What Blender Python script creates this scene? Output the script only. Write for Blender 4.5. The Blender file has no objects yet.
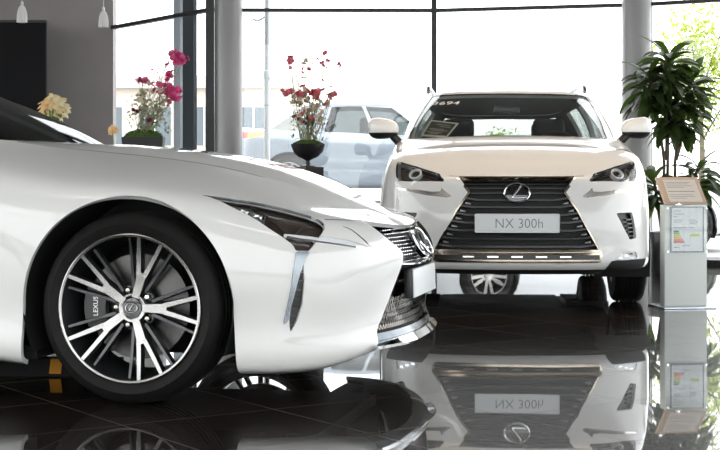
import bpy, bmesh, math, random
import numpy as np
from mathutils import Vector, Matrix
C = bpy.context.scene.collection
PI = math.pi
R = math.radians

# ------------------------------------------------------------------ materials
def mat(name, col, rough=.5, metal=0., coat=0., coat_rough=.03, ior=1.5, noise=None, bump=None, emit=None, spec=None):
    m = bpy.data.materials.new(name); m.use_nodes = True
    nt = m.node_tree; b = nt.nodes['Principled BSDF']
    b.inputs['Base Color'].default_value = (*col, 1)
    b.inputs['Roughness'].default_value = rough
    b.inputs['Metallic'].default_value = metal
    b.inputs['Coat Weight'].default_value = coat
    b.inputs['Coat Roughness'].default_value = coat_rough
    b.inputs['IOR'].default_value = ior
    if spec is not None: b.inputs['Specular IOR Level'].default_value = spec
    if emit: 
        b.inputs['Emission Color'].default_value = (*emit[0], 1); b.inputs['Emission Strength'].default_value = emit[1]
    if noise:
        scale, col2, lo, hi = noise
        tc = nt.nodes.new('ShaderNodeTexCoord'); n = nt.nodes.new('ShaderNodeTexNoise'); n.inputs['Scale'].default_value = scale
        n.inputs['Detail'].default_value = 4
        r = nt.nodes.new('ShaderNodeValToRGB')
        r.color_ramp.elements[0].position = lo; r.color_ramp.elements[0].color = (*col, 1)
        r.color_ramp.elements[1].position = hi; r.color_ramp.elements[1].color = (*col2, 1)
        nt.links.new(tc.outputs['Object'], n.inputs['Vector']); nt.links.new(n.outputs['Fac'], r.inputs['Fac'])
        nt.links.new(r.outputs['Color'], b.inputs['Base Color'])
    if bump:
        scale, st = bump
        tc = nt.nodes.new('ShaderNodeTexCoord'); n = nt.nodes.new('ShaderNodeTexNoise'); n.inputs['Scale'].default_value = scale
        bp = nt.nodes.new('ShaderNodeBump'); bp.inputs['Strength'].default_value = st; bp.inputs['Distance'].default_value = .01
        nt.links.new(tc.outputs['Object'], n.inputs['Vector']); nt.links.new(n.outputs['Fac'], bp.inputs['Height'])
        nt.links.new(bp.outputs['Normal'], b.inputs['Normal'])
    return m

def glass(name, tint=(1, 1, 1), refl=1.0, rough=0.0):
    """thin pane: transparent with a Fresnel reflection"""
    m = bpy.data.materials.new(name); m.use_nodes = True
    nt = m.node_tree; nt.nodes.clear()
    o = nt.nodes.new('ShaderNodeOutputMaterial'); mx = nt.nodes.new('ShaderNodeMixShader')
    t = nt.nodes.new('ShaderNodeBsdfTransparent'); g = nt.nodes.new('ShaderNodeBsdfGlossy'); f = nt.nodes.new('ShaderNodeLayerWeight')
    t.inputs['Color'].default_value = (*[x ** .5 for x in tint], 1); g.inputs['Roughness'].default_value = rough
    g.inputs['Color'].default_value = (refl, refl, refl, 1); f.inputs['Blend'].default_value = .5
    p = nt.nodes.new('ShaderNodeMath'); p.operation = 'POWER'; p.inputs[1].default_value = 5
    k = nt.nodes.new('ShaderNodeMath'); k.operation = 'MULTIPLY_ADD'; k.inputs[1].default_value = .9; k.inputs[2].default_value = .035
    nt.links.new(f.outputs['Facing'], p.inputs[0]); nt.links.new(p.outputs[0], k.inputs[0])
    nt.links.new(k.outputs[0], mx.inputs[0]); nt.links.new(t.outputs[0], mx.inputs[1]); nt.links.new(g.outputs[0], mx.inputs[2])
    nt.links.new(mx.outputs[0], o.inputs['Surface'])
    return m

# ------------------------------------------------------------------ objects
def mobj(name, V, F, m=None, parent=None, smooth=True, angle=38, mats=None, fm=None):
    me = bpy.data.meshes.new(name)
    me.from_pydata([tuple(map(float, v)) for v in V], [], [tuple(int(i) for i in f) for f in F])
    if mats:
        for x in mats: me.materials.append(x)
        if fm is not None: me.polygons.foreach_set('material_index', np.array(fm, dtype=np.int32))
    elif m: me.materials.append(m)
    if smooth:
        me.polygons.foreach_set('use_smooth', [True] * len(me.polygons))
        me.update()
        me.set_sharp_from_angle(angle=R(angle))
    me.update()
    o = bpy.data.objects.new(name, me); C.objects.link(o)
    if parent: o.parent = parent
    return o

def bobj(name, bm, m, parent=None, smooth=True, angle=38, fix=True):
    if fix: bmesh.ops.recalc_face_normals(bm, faces=bm.faces[:])
    me = bpy.data.meshes.new(name); bm.to_mesh(me); bm.free()
    if isinstance(m, (list, tuple)):
        for x in m: me.materials.append(x)
    else: me.materials.append(m)
    if smooth:
        me.polygons.foreach_set('use_smooth', [True] * len(me.polygons)); me.update()
        me.set_sharp_from_angle(angle=R(angle))
    o = bpy.data.objects.new(name, me); C.objects.link(o)
    if parent: o.parent = parent
    return o

def tag(o, label=None, cat=None, group=None, kind=None):
    if label: o['label'] = label
    if cat: o['category'] = cat
    if group: o['group'] = group
    if kind: o['kind'] = kind
    return o

def thing(name, label, cat, loc=(0, 0, 0), rz=0, group=None):
    o = bpy.data.objects.new(name, None); C.objects.link(o); o.empty_display_size = .1
    o.location = loc; o.rotation_euler = (0, 0, rz)
    return tag(o, label, cat, group)

def struct(o): o['kind'] = 'structure'; return o

def copy_tree(o, parent=None):
    c = o.copy(); C.objects.link(c)
    if parent: c.parent = parent
    for ch in list(o.children): copy_tree(ch, c)
    return c

# ------------------------------------------------------------------ bmesh shapes
def bm_box(bm, lo, hi, bevel=0, rot=None, seg=2, mi=0):
    lo, hi = Vector(lo), Vector(hi)
    r = bmesh.ops.create_cube(bm, size=1)
    vs = r['verts']
    for v in vs: v.co = Vector((lo[i] + (v.co[i] + .5) * (hi[i] - lo[i]) for i in range(3)))
    if bevel:
        es = list({e for v in vs for e in v.link_edges})
        rb = bmesh.ops.bevel(bm, geom=es, offset=bevel, segments=seg, profile=.6, affect='EDGES')
        vs = list({v for f in rb['faces'] for v in f.verts} | {v for v in vs if v.is_valid})
    if rot is not None:
        for v in vs: v.co = rot @ v.co
    if mi:
        for f in {f for v in vs for f in v.link_faces}: f.material_index = mi
    return vs

def bm_lathe(bm, prof, n=48, M=None, close=False, mi=0, a0=0, a1=2 * PI):
    """prof: (r, h) list revolved about local z; M maps to place"""
    M = M or Matrix.Identity(4)
    full = abs(a1 - a0 - 2 * PI) < 1e-6
    rings = []
    cnt = n if full else n + 1
    for (r, h) in prof:
        if r < 1e-6: rings.append([bm.verts.new(M @ Vector((0, 0, h)))])
        else: rings.append([bm.verts.new(M @ Vector((r * math.cos(a0 + (a1 - a0) * k / n), r * math.sin(a0 + (a1 - a0) * k / n), h))) for k in range(cnt)])
    pairs = list(zip(rings, rings[1:]))
    if close: pairs.append((rings[-1], rings[0]))
    out = []
    for A, B in pairs:
        for k in range(n):
            k2 = (k + 1) % cnt if full else k + 1
            q = [A[k % len(A)], A[k2 % len(A)], B[k2 % len(B)], B[k % len(B)]]
            u = []
            for v in q:
                if v not in u: u.append(v)
            if len(u) > 2:
                try: f = bm.faces.new(u); f.material_index = mi; out.append(f)
                except ValueError: pass
    return [v for r_ in rings for v in r_]

def bm_tube(bm, pts, rad, n=8, cap=True, mi=0):
    pts = [Vector(p) for p in pts]
    rad = rad if isinstance(rad, (list, tuple)) else [rad] * len(pts)
    rings = []; prev = None
    for i, p in enumerate(pts):
        a = pts[max(i - 1, 0)]; b = pts[min(i + 1, len(pts) - 1)]
        t = (b - a).normalized()
        if prev is None:
            up = Vector((0, 0, 1)) if abs(t.z) < .9 else Vector((1, 0, 0))
            nx = t.cross(up).normalized()
        else: nx = (prev - t * prev.dot(t)).normalized()
        prev = nx; ny = t.cross(nx)
        rings.append([bm.verts.new(p + (nx * math.cos(2 * PI * k / n) + ny * math.sin(2 * PI * k / n)) * rad[i]) for k in range(n)])
    for A, B in zip(rings, rings[1:]):
        for k in range(n):
            f = bm.faces.new([A[k], A[(k + 1) % n], B[(k + 1) % n], B[k]]); f.material_index = mi
    if cap:
        for r_ in (rings[0], rings[-1]):
            f = bm.faces.new(r_); f.material_index = mi

def bm_prism(bm, poly, h0, h1, M=None, mi=0):
    """poly: 2D points in local xy extruded along local z"""
    M = M or Matrix.Identity(4)
    a = [bm.verts.new(M @ Vector((p[0], p[1], h0))) for p in poly]
    b = [bm.verts.new(M @ Vector((p[0], p[1], h1))) for p in poly]
    fs = [bm.faces.new(a[::-1]), bm.faces.new(b)]
    n = len(poly)
    for k in range(n): fs.append(bm.faces.new([a[k], a[(k + 1) % n], b[(k + 1) % n], b[k]]))
    for f in fs: f.material_index = mi
    return a + b

def frame(o, ex, ey, ez):
    return Matrix(((ex[0], ey[0], ez[0], o[0]), (ex[1], ey[1], ez[1], o[1]), (ex[2], ey[2], ez[2], o[2]), (0, 0, 0, 1)))

def text_obj(name, s, size, m, parent, M, depth=.001, offset=0, align='CENTER', sx=1.0):
    cu = bpy.data.curves.new(name, 'FONT'); cu.body = s; cu.size = size; cu.extrude = depth; cu.offset = offset
    cu.align_x = align; cu.align_y = 'CENTER'; cu.resolution_u = 3
    t = bpy.data.objects.new(name, cu); C.objects.link(t)
    bpy.context.view_layer.update()
    me = bpy.data.meshes.new_from_object(t.evaluated_get(bpy.context.evaluated_depsgraph_get()))
    bpy.data.objects.remove(t); bpy.data.curves.remove(cu)
    me.transform(M @ Matrix.Diagonal((sx, 1, 1, 1))); me.materials.clear(); me.materials.append(m)
    o = bpy.data.objects.new(name, me); C.objects.link(o)
    if parent: o.parent = parent
    return o

# ------------------------------------------------------------------ spline surfaces
def spline_mat(t, T):
    """natural cubic spline evaluation matrix"""
    t = np.asarray(t, float); T = np.asarray(T, float); n = len(t); h = np.diff(t)
    A = np.zeros((n, n)); B = np.zeros((n, n)); A[0, 0] = A[-1, -1] = 1
    for i in range(1, n - 1):
        A[i, i - 1] = h[i - 1]; A[i, i] = 2 * (h[i - 1] + h[i]); A[i, i + 1] = h[i]
        B[i, i - 1] = 6 / h[i - 1]; B[i, i] = -6 / h[i - 1] - 6 / h[i]; B[i, i + 1] = 6 / h[i]
    D = np.linalg.solve(A, B)
    i = np.clip(np.searchsorted(t, T, side='right') - 1, 0, n - 2)
    a = (t[i + 1] - T) / h[i]; b = 1 - a; I = np.eye(n)
    return a[:, None] * I[i] + b[:, None] * I[i + 1] + ((a**3 - a) * h[i]**2 / 6)[:, None] * D[i] + ((b**3 - b) * h[i]**2 / 6)[:, None] * D[i + 1]

def catmull(pts, n=8, closed=False):
    pts = [np.array(p, float) for p in pts]; out = []; L = len(pts)
    rng = range(L) if closed else range(L - 1)
    for i in rng:
        p0 = pts[(i - 1) % L] if closed or i > 0 else pts[i]
        p1 = pts[i]; p2 = pts[(i + 1) % L]
        p3 = pts[(i + 2) % L] if closed or i + 2 < L else p2
        for k in range(n):
            t = k / n
            out.append(.5 * ((2 * p1) + (-p0 + p2) * t + (2 * p0 - 5 * p1 + 4 * p2 - p3) * t * t + (-p0 + 3 * p1 - 3 * p2 + p3) * t**3))
    if not closed: out.append(pts[-1])
    return np.array(out)

class Piece:
    """a bit of surface: points, normals, params (s, z), faces"""
    def __init__(self, V, N, S, F): self.V, self.N, self.S, self.F = V, N, S, F
    def clip(self, f):
        """-> (piece where f > 0, piece where f <= 0)"""
        f = np.where(np.abs(f) < 1e-7, 1e-7, f)
        V, N, S = list(self.V), list(self.N), list(self.S)
        cache = {}; pos = []; neg = []; sg = f > 0
        def cut(i, j):
            k = (i, j) if i < j else (j, i)
            if k not in cache:
                t = f[i] / (f[i] - f[j])
                V.append(V[i] + (V[j] - V[i]) * t); N.append(N[i] + (N[j] - N[i]) * t); S.append(S[i] + (S[j] - S[i]) * t)
                cache[k] = len(V) - 1
            return cache[k]
        for q in self.F:
            s = [sg[i] for i in q]
            if all(s): pos.append(q); continue
            if not any(s): neg.append(q); continue
            a = []; b = []
            for k, i in enumerate(q):
                j = q[(k + 1) % len(q)]
                (a if sg[i] else b).append(i)
                if sg[i] != sg[j]:
                    c = cut(i, j); a.append(c); b.append(c)
            if len(a) > 2: pos.append(tuple(a))
            if len(b) > 2: neg.append(tuple(b))
        V, N, S = np.array(V), np.array(N), np.array(S)
        return Piece(V, N, S, pos).pack(), Piece(V, N, S, neg).pack()
    def pack(self):
        if not self.F: return Piece(np.zeros((0, 3)), np.zeros((0, 3)), np.zeros((0, 2)), [])
        used = np.unique(np.concatenate([np.array(q) for q in self.F]))
        mp = -np.ones(len(self.V), int); mp[used] = np.arange(len(used))
        return Piece(self.V[used], self.N[used], self.S[used], [tuple(mp[i] for i in q) for q in self.F])
    def shell(self, d0=0., d1=-.015):
        """outer at d0, inner at d1 (offsets along normals) with rim walls"""
        n = len(self.V); nn = self.N / (np.linalg.norm(self.N, axis=1)[:, None] + 1e-12)
        V = np.vstack([self.V + nn * d0, self.V + nn * d1])
        F = list(self.F) + [tuple(i + n for i in q[::-1]) for q in self.F]
        ed = {}
        for q in self.F:
            for k in range(len(q)):
                ed[(q[k], q[(k + 1) % len(q)])] = 1
        for (a, b) in ed:
            if (b, a) not in ed: F.append((b, a, a + n, b + n))
        return V, F
    def sheet(self, d=0.):
        nn = self.N / (np.linalg.norm(self.N, axis=1)[:, None] + 1e-12)
        return self.V + nn * d, self.F
    def split_sides(self):
        """pieces with s<0 and s>0"""
        if not self.F: return []
        A = [q for q in self.F if np.mean([self.S[i][0] for i in q]) < 0]
        B = [q for q in self.F if np.mean([self.S[i][0] for i in q]) >= 0]
        return [Piece(self.V, self.N, self.S, x).pack() for x in (A, B) if x]

def sdf_poly(P, poly):
    """signed distance, positive inside"""
    poly = np.asarray(poly, float); d = np.full(len(P), 1e9); ins = np.zeros(len(P), bool)
    for i in range(len(poly)):
        a = poly[i]; b = poly[(i + 1) % len(poly)]; e = b - a; w = P - a
        t = np.clip((w @ e) / (e @ e + 1e-15), 0, 1)
        d = np.minimum(d, np.linalg.norm(w - t[:, None] * e, axis=1))
        c = (a[1] <= P[:, 1]) != (b[1] <= P[:, 1])
        with np.errstate(divide='ignore', invalid='ignore'):
            x = a[0] + (P[:, 1] - a[1]) / (b[1] - a[1] if b[1] != a[1] else 1e-15) * e[0]
        ins ^= c & (P[:, 0] < x)
    return np.where(ins, d, -d)

class Wrap:
    """half stations [(x, y, [(d, z), ...])] from nose centre round to tail centre, mirrored to a full body side"""
    def __init__(self, st, steps, nv=40, direct=False):
        half = []
        out = np.array([(s[0], s[1]) for s in st])
        tan = np.gradient(out, axis=0); tan[0] = (0, 1); tan[-1] = (0, -1)
        tan /= np.linalg.norm(tan, axis=1)[:, None]
        for k, s in enumerate(st):
            if direct: half.append([tuple(p) for p in s[2]])
            else:
                nx, ny = tan[k][1], -tan[k][0]
                half.append([tuple(q) if len(q) == 3 else (s[0] - q[0] * nx, max(s[1] - q[0] * ny, 0) if k not in (0, len(st) - 1) else 0, q[1]) for q in s[2]])
        half = np.array(half)
        mir = half.copy(); mir[:, :, 1] *= -1
        net = np.concatenate([mir[:0:-1], half])
        seg = np.linalg.norm(np.diff(out, axis=0), axis=1); sh = np.concatenate([[0], np.cumsum(seg)])
        t = np.concatenate([-sh[:0:-1], sh])
        T = [0.]
        for (lim, h) in steps:
            while T[-1] < min(lim, sh[-1]) - 1e-9: T.append(min(T[-1] + h, sh[-1]))
        T = np.array(T); T = np.concatenate([-T[:0:-1], T])
        vs = np.mean(np.linalg.norm(np.diff(net, axis=1), axis=2), axis=0); tv = np.concatenate([[0], np.cumsum(vs)])
        P = np.einsum('ai,ijk,bj->abk', spline_mat(t, T), net, spline_mat(tv, np.linspace(0, tv[-1], nv)))
        self.P, self.S, self.sh, self.half = P, T, sh, half
        du = np.gradient(P, axis=0); dv = np.gradient(P, axis=1)
        N = np.cross(dv, du); N /= np.linalg.norm(N, axis=2)[:, :, None] + 1e-12
        c = len(T) // 2
        if N[c, nv // 2, 0] < 0: N = -N; self.flip = True
        else: self.flip = False
        self.N = N
    def piece(self, smax=None):
        nu, nv = self.P.shape[:2]
        V = self.P.reshape(-1, 3); N = self.N.reshape(-1, 3)
        S = np.stack([np.repeat(self.S, nv), self.P[:, :, 2].reshape(-1)], 1)
        F = []
        for i in range(nu - 1):
            for j in range(nv - 1):
                a = i * nv + j; q = (a, a + 1, a + nv + 1, a + nv)
                F.append(q)
        q = F[len(F) // 2]; n = np.cross(V[q[1]] - V[q[0]], V[q[2]] - V[q[0]])
        if n @ N[q[0]] < 0: F = [x[::-1] for x in F]
        return Piece(V, N, S, F)
    def at(self, s, z, off=0.):
        i = int(np.clip(np.searchsorted(self.S, s) - 1, 0, len(self.S) - 2)); a = (s - self.S[i]) / (self.S[i + 1] - self.S[i])
        P = self.P[i] * (1 - a) + self.P[i + 1] * a; N = self.N[i] * (1 - a) + self.N[i + 1] * a
        j = int(np.clip(np.searchsorted(np.maximum.accumulate(P[:, 2]), z) - 1, 0, len(P) - 2)); b = np.clip((z - P[j, 2]) / (P[j + 1, 2] - P[j, 2] + 1e-9), 0, 1)
        n = N[j] * (1 - b) + N[j + 1] * b; n /= np.linalg.norm(n)
        return Vector(P[j] * (1 - b) + P[j + 1] * b + n * off), Vector(n)

def ribbon(name, pts, m, parent, w, h0, h1, closed=False):
    """bar of rectangular section along (point, normal) pairs: half width w (number or list), from h0 to h1 above the surface"""
    V = []; F = []; L = len(pts)
    for i, (p, n) in enumerate(pts):
        if closed: a = pts[(i - 1) % L][0]; b = pts[(i + 1) % L][0]
        else: a = pts[max(i - 1, 0)][0]; b = pts[min(i + 1, L - 1)][0]
        t = (b - a).normalized(); s = t.cross(n).normalized(); ww = w[i] if isinstance(w, (list, tuple, np.ndarray)) else w
        V += [p - s * ww + n * h0, p + s * ww + n * h0, p + s * ww * .8 + n * h1, p - s * ww * .8 + n * h1]
    for i in range(L if closed else L - 1):
        a = 4 * i; b = 4 * ((i + 1) % L)
        for k in range(4): F.append((a + k, a + (k + 1) % 4, b + (k + 1) % 4, b + k))
    if not closed: F += [(3, 2, 1, 0), (4 * L - 4, 4 * L - 3, 4 * L - 2, 4 * L - 1)]
    bm = bmesh.new()
    vs = [bm.verts.new(v) for v in V]
    for f in F:
        try: bm.faces.new([vs[i] for i in f])
        except ValueError: pass
    return bobj(name, bm, m, parent)

def line_pts(wrap, poly, off=0., n=6, closed=False, smooth=True):
    P = catmull(poly, n, closed) if smooth else np.array(poly)
    return [wrap.at(p[0], p[1], off) for p in P]
# ------------------------------------------------------------------ body shapes (metres, front axle at the origin, x forward, y to the car's left)
COUPE_AT, COUPE_RZ = (-.6516, 6.2677, 0), R(-12.5)
SUV_AT, SUV_RZ = (1.04, 9.928, 0), R(-94)

def coupe_shapes():
    st = [
        (.975, 0, [(.09, .185), (.03, .20), (.03, .25), (.05, .33), (.03, .42), (.0, .51), (.018, .575), (.06, .625), (.085, .645), (.87, 0, .656)]),
        (.968, .18, [(.09, .18), (.028, .197), (.028, .25), (.046, .335), (.027, .425), (.0, .515), (.018, .58), (.058, .63), (.085, .652), (.848, .045, .669)]),
        (.935, .40, [(.09, .17), (.025, .19), (.02, .25), (.025, .34), (.012, .44), (.0, .53), (.02, .595), (.06, .645), (.10, .672), (.800, .11, .692)]),
        (.865, .60, [(.08, .152), (.02, .172), (.01, .255), (.01, .36), (.0, .47), (.006, .555), (.032, .625), (.08, .672), (.16, .70), (.735, .20, .72)]),
        (.76, .75, [(0.08, 0.125), (0.02, 0.147), (0.005, 0.255), (0, 0.38), (0, 0.5), (0.015, 0.59), (0.05, 0.655), (0.1, 0.692), (0.19, 0.724), (0.65, 0.29, 0.754)]),
        (.62, .855, [(0.07, 0.118), (0.02, 0.14), (0.005, 0.26), (0, 0.4), (0, 0.52), (0.02, 0.62), (0.06, 0.678), (0.12, 0.716), (0.22, 0.753), (0.53, 0.352, 0.797)]),
        (.42, .925, [(0.07, 0.118), (0.025, 0.14), (0.01, 0.27), (0, 0.42), (0, 0.55), (0.02, 0.66), (0.06, 0.717), (0.12, 0.753), (0.24, 0.794), (0.36, 0.388, 0.845)]),
        (.2, .953, [(0.07, 0.118), (0.025, 0.14), (0.01, 0.28), (0, 0.43), (0, 0.57), (0.013, 0.69), (0.045, 0.752), (0.11, 0.79), (0.25, 0.832), (0.175, 0.405, 0.888)]),
        (0, .96, [(0.07, 0.118), (0.025, 0.14), (0.01, 0.29), (0, 0.44), (0, 0.59), (0.012, 0.72), (0.042, 0.782), (0.11, 0.82), (0.25, 0.861), (-0.02, 0.42, 0.918)]),
        (-.25, .957, [(0.07, 0.118), (0.025, 0.14), (0.01, 0.29), (0, 0.44), (0, 0.6), (0.012, 0.73), (0.042, 0.798), (0.11, 0.839), (0.25, 0.883), (-0.26, 0.443, 0.944)]),
        (-.55, .945, [(0.07, 0.142), (0.02, 0.166), (0.015, 0.29), (0.015, 0.44), (0.01, 0.6), (0.015, 0.735), (0.04, 0.817), (0.1, 0.87), (0.225, 0.915), (-0.52, 0.49, 0.972)]),
        (-.9, .93, [(0.07, 0.142), (0.015, 0.166), (0.03, 0.29), (0.04, 0.44), (0.025, 0.6), (0.015, 0.745), (0.03, 0.848), (0.08, 0.916), (0.165, 0.955), (-0.8, 0.6, 1)]),
        (-1.15, .926, [(.07, .142), (.01, .166), (.04, .29), (.05, .44), (.03, .605), (.015, .755), (.027, .87), (.07, .943), (.13, .975), (-1.1, .755, .99)]),
        (-1.5, .925, [(.07, .142), (.01, .166), (.045, .30), (.055, .44), (.035, .61), (.015, .76), (.025, .88), (.06, .945), (.10, .97), (-1.5, .80, .98)]),
        (-2.0, .93, [(.07, .142), (.01, .166), (.03, .30), (.03, .44), (.015, .61), (.005, .75), (.025, .87), (.06, .94), (.10, .965), (-2.0, .80, .975)]),
        (-2.5, .955, [(.07, .13), (.02, .155), (.01, .30), (.0, .45), (.0, .62), (.015, .76), (.05, .87), (.10, .94), (.16, .965), (-2.5, .74, .978)]),
        (-2.87, .965, [(.07, .14), (.02, .17), (.01, .31), (.0, .46), (.0, .62), (.015, .76), (.06, .87), (.13, .94), (.20, .97), (-2.87, .68, .982)]),
        (-3.3, .93, [(.07, .19), (.02, .22), (.01, .33), (.0, .48), (.0, .64), (.02, .77), (.06, .87), (.13, .94), (.20, .97), (-3.25, .62, .983)]),
        (-3.6, .80, [(.07, .21), (.02, .24), (.01, .35), (.0, .50), (.01, .65), (.02, .77), (.05, .87), (.10, .945), (.15, .975), (-3.48, .54, .985)]),
        (-3.78, .48, [(.07, .22), (.02, .25), (.01, .36), (.0, .50), (.01, .65), (.02, .77), (.04, .87), (.07, .945), (.12, .98), (-3.63, .34, .985)]),
        (-3.83, 0, [(.07, .22), (.02, .25), (.01, .36), (.0, .50), (.01, .65), (.02, .77), (.04, .87), (.07, .945), (.12, .98), (-3.66, 0, .985)]),
    ]
    pull = lambda x: x - .024 * min(max((x - .3) / .6, 0), 1)
    st = [(pull(x), y, [(pull(q[0]), q[1], q[2]) if len(q) == 3 else q for q in s]) for x, y, s in st]
    body = Wrap(st, [(2.6, .009), (9, .05)], nv=84)
    def gl(b, t, bow=.03):
        b, t = np.array(b, float), np.array(t, float); d = (b + t) / 2; o = d - np.array([-2.1, 0, .9]); o /= np.linalg.norm(o)
        return (b[0], b[1], [tuple(b + (t - b) * k + o * bow * 4 * k * (1 - k)) for k in (0, .25, .5, .75, 1)])
    g = [gl((-.57, 0, .985), (-1.38, 0, 1.32), .035), gl((-.62, .35, .985), (-1.39, .30, 1.315), .035), gl((-.755, .665, .985), (-1.45, .505, 1.295), .025), gl((-.885, .745, .985), (-1.52, .56, 1.275), .015),
         gl((-1.15, .785, .98), (-1.70, .585, 1.275), .02), gl((-1.7, .80, .97), (-2.0, .585, 1.275)), gl((-2.3, .78, .965), (-2.3, .55, 1.25)), gl((-2.9, .68, .97), (-2.75, .45, 1.18)),
         gl((-3.33, .45, .97), (-2.95, .28, 1.15)), gl((-3.45, 0, .97), (-3.0, 0, 1.15))]
    house = Wrap(g, [(1.6, .025), (9, .05)], nv=22, direct=True)
    return body, house

def suv_shapes():
    st = [
        (.93, 0, [(.12, .235), (.03, .268), (.0, .33), (.012, .40), (.008, .48), (.008, .56), (.02, .66), (.035, .77), (.05, .828), (.075, .85)]),
        (.92, 0.24, [(.12, .235), (.03, .268), (.0, .33), (.012, .40), (.008, .48), (.008, .56), (.02, .66), (.035, .77), (.05, .828), (.075, .85)]),
        (.89, 0.452, [(.12, .235), (.03, .27), (.0, .33), (.008, .40), (.006, .48), (.008, .57), (.02, .67), (.04, .785), (.06, .84), (.095, .862)]),
        (.83, 0.616, [(.11, .235), (.025, .275), (.0, .34), (.0, .42), (.0, .51), (.006, .61), (.02, .71), (.05, .82), (.09, .872), (.15, .905)]),
        (.72, 0.75, [(.10, .235), (.02, .275), (.0, .35), (.0, .44), (.0, .54), (.008, .65), (.02, .76), (.05, .865), (.09, .915), (.155, .945)]),
        (.58, 0.837, [(.09, .235), (.02, .275), (.0, .36), (.0, .46), (.0, .57), (.008, .68), (.02, .80), (.045, .90), (.085, .95), (.155, .978)]),
        (.40, 0.877, [(.08, .235), (.015, .275), (.0, .36), (.0, .47), (.0, .58), (.006, .70), (.018, .82), (.045, .925), (.085, .985), (.15, 1.01)]),
        (.15, 0.887, [(.07, .235), (.015, .275), (.005, .36), (.0, .47), (.0, .59), (.005, .71), (.018, .84), (.045, .95), (.085, 1.01), (.145, 1.035)]),
        (-.15, 0.885, [(.07, .235), (.015, .275), (.008, .36), (.005, .48), (.005, .60), (.008, .73), (.02, .86), (.045, .98), (.08, 1.05), (.135, 1.085)]),
        (-.5, 0.875, [(.07, .235), (.01, .275), (.02, .36), (.03, .48), (.025, .60), (.015, .74), (.018, .87), (.035, 1.0), (.06, 1.085), (.10, 1.115)]),
        (-1.0, 0.871, [(.07, .235), (.0, .275), (.03, .36), (.045, .48), (.035, .61), (.015, .75), (.01, .88), (.03, 1.01), (.055, 1.085), (.09, 1.11)]),
        (-1.8, 0.873, [(.07, .235), (.0, .275), (.03, .37), (.045, .49), (.03, .62), (.01, .76), (.008, .90), (.03, 1.02), (.055, 1.09), (.09, 1.12)]),
        (-2.4, 0.885, [(.07, .245), (.01, .285), (.01, .38), (.005, .50), (.0, .63), (.006, .77), (.02, .92), (.05, 1.05), (.075, 1.115), (.11, 1.145)]),
        (-2.9, 0.885, [(.07, .26), (.02, .30), (.01, .40), (.0, .52), (.0, .65), (.008, .79), (.03, .94), (.06, 1.07), (.09, 1.135), (.13, 1.165)]),
        (-3.35, 0.827, [(.08, .29), (.02, .33), (.01, .43), (.0, .54), (.0, .67), (.01, .81), (.03, .95), (.06, 1.08), (.085, 1.145), (.12, 1.175)]),
        (-3.6, 0.654, [(.08, .31), (.02, .35), (.0, .45), (.0, .56), (.01, .69), (.02, .83), (.05, .96), (.08, 1.08), (.10, 1.145), (.14, 1.175)]),
        (-3.69, 0.366, [(.08, .31), (.02, .35), (.0, .45), (.0, .56), (.01, .69), (.02, .83), (.06, .96), (.09, 1.08), (.12, 1.145), (.15, 1.175)]),
        (-3.71, 0, [(.08, .31), (.02, .35), (.0, .45), (.0, .56), (.01, .69), (.02, .83), (.06, .96), (.09, 1.08), (.12, 1.145), (.15, 1.175)]),
    ]
    body = Wrap(st, [(1.75, .011), (9, .05)], nv=80)
    def gl(b, t, bow=.03):
        b, t = np.array(b, float), np.array(t, float); d = (b + t) / 2; o = d - np.array([-1.9, 0, 1.0]); o /= np.linalg.norm(o)
        return (b[0], b[1], [tuple(b + (t - b) * k + o * bow * 4 * k * (1 - k)) for k in (0, .25, .5, .75, 1)])
    g = [gl((-.22, 0, 1.105), (-1.02, 0, 1.498)), gl((-.26, .36, 1.10), (-1.03, .31, 1.495)), gl((-.37, .61, 1.105), (-1.07, .50, 1.485)), gl((-.54, .735, 1.115), (-1.17, .60, 1.465)),
         gl((-.85, .785, 1.10), (-1.32, .635, 1.47)), gl((-1.4, .79, 1.10), (-1.6, .645, 1.49)), gl((-2.2, .79, 1.10), (-2.2, .63, 1.49)), gl((-2.9, .76, 1.13), (-2.8, .575, 1.46)),
         gl((-3.38, .58, 1.14), (-3.12, .44, 1.43)), gl((-3.47, 0, 1.14), (-3.2, 0, 1.43))]
    house = Wrap(g, [(1.3, .02), (9, .04)], nv=26, direct=True)
    return body, house
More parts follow.
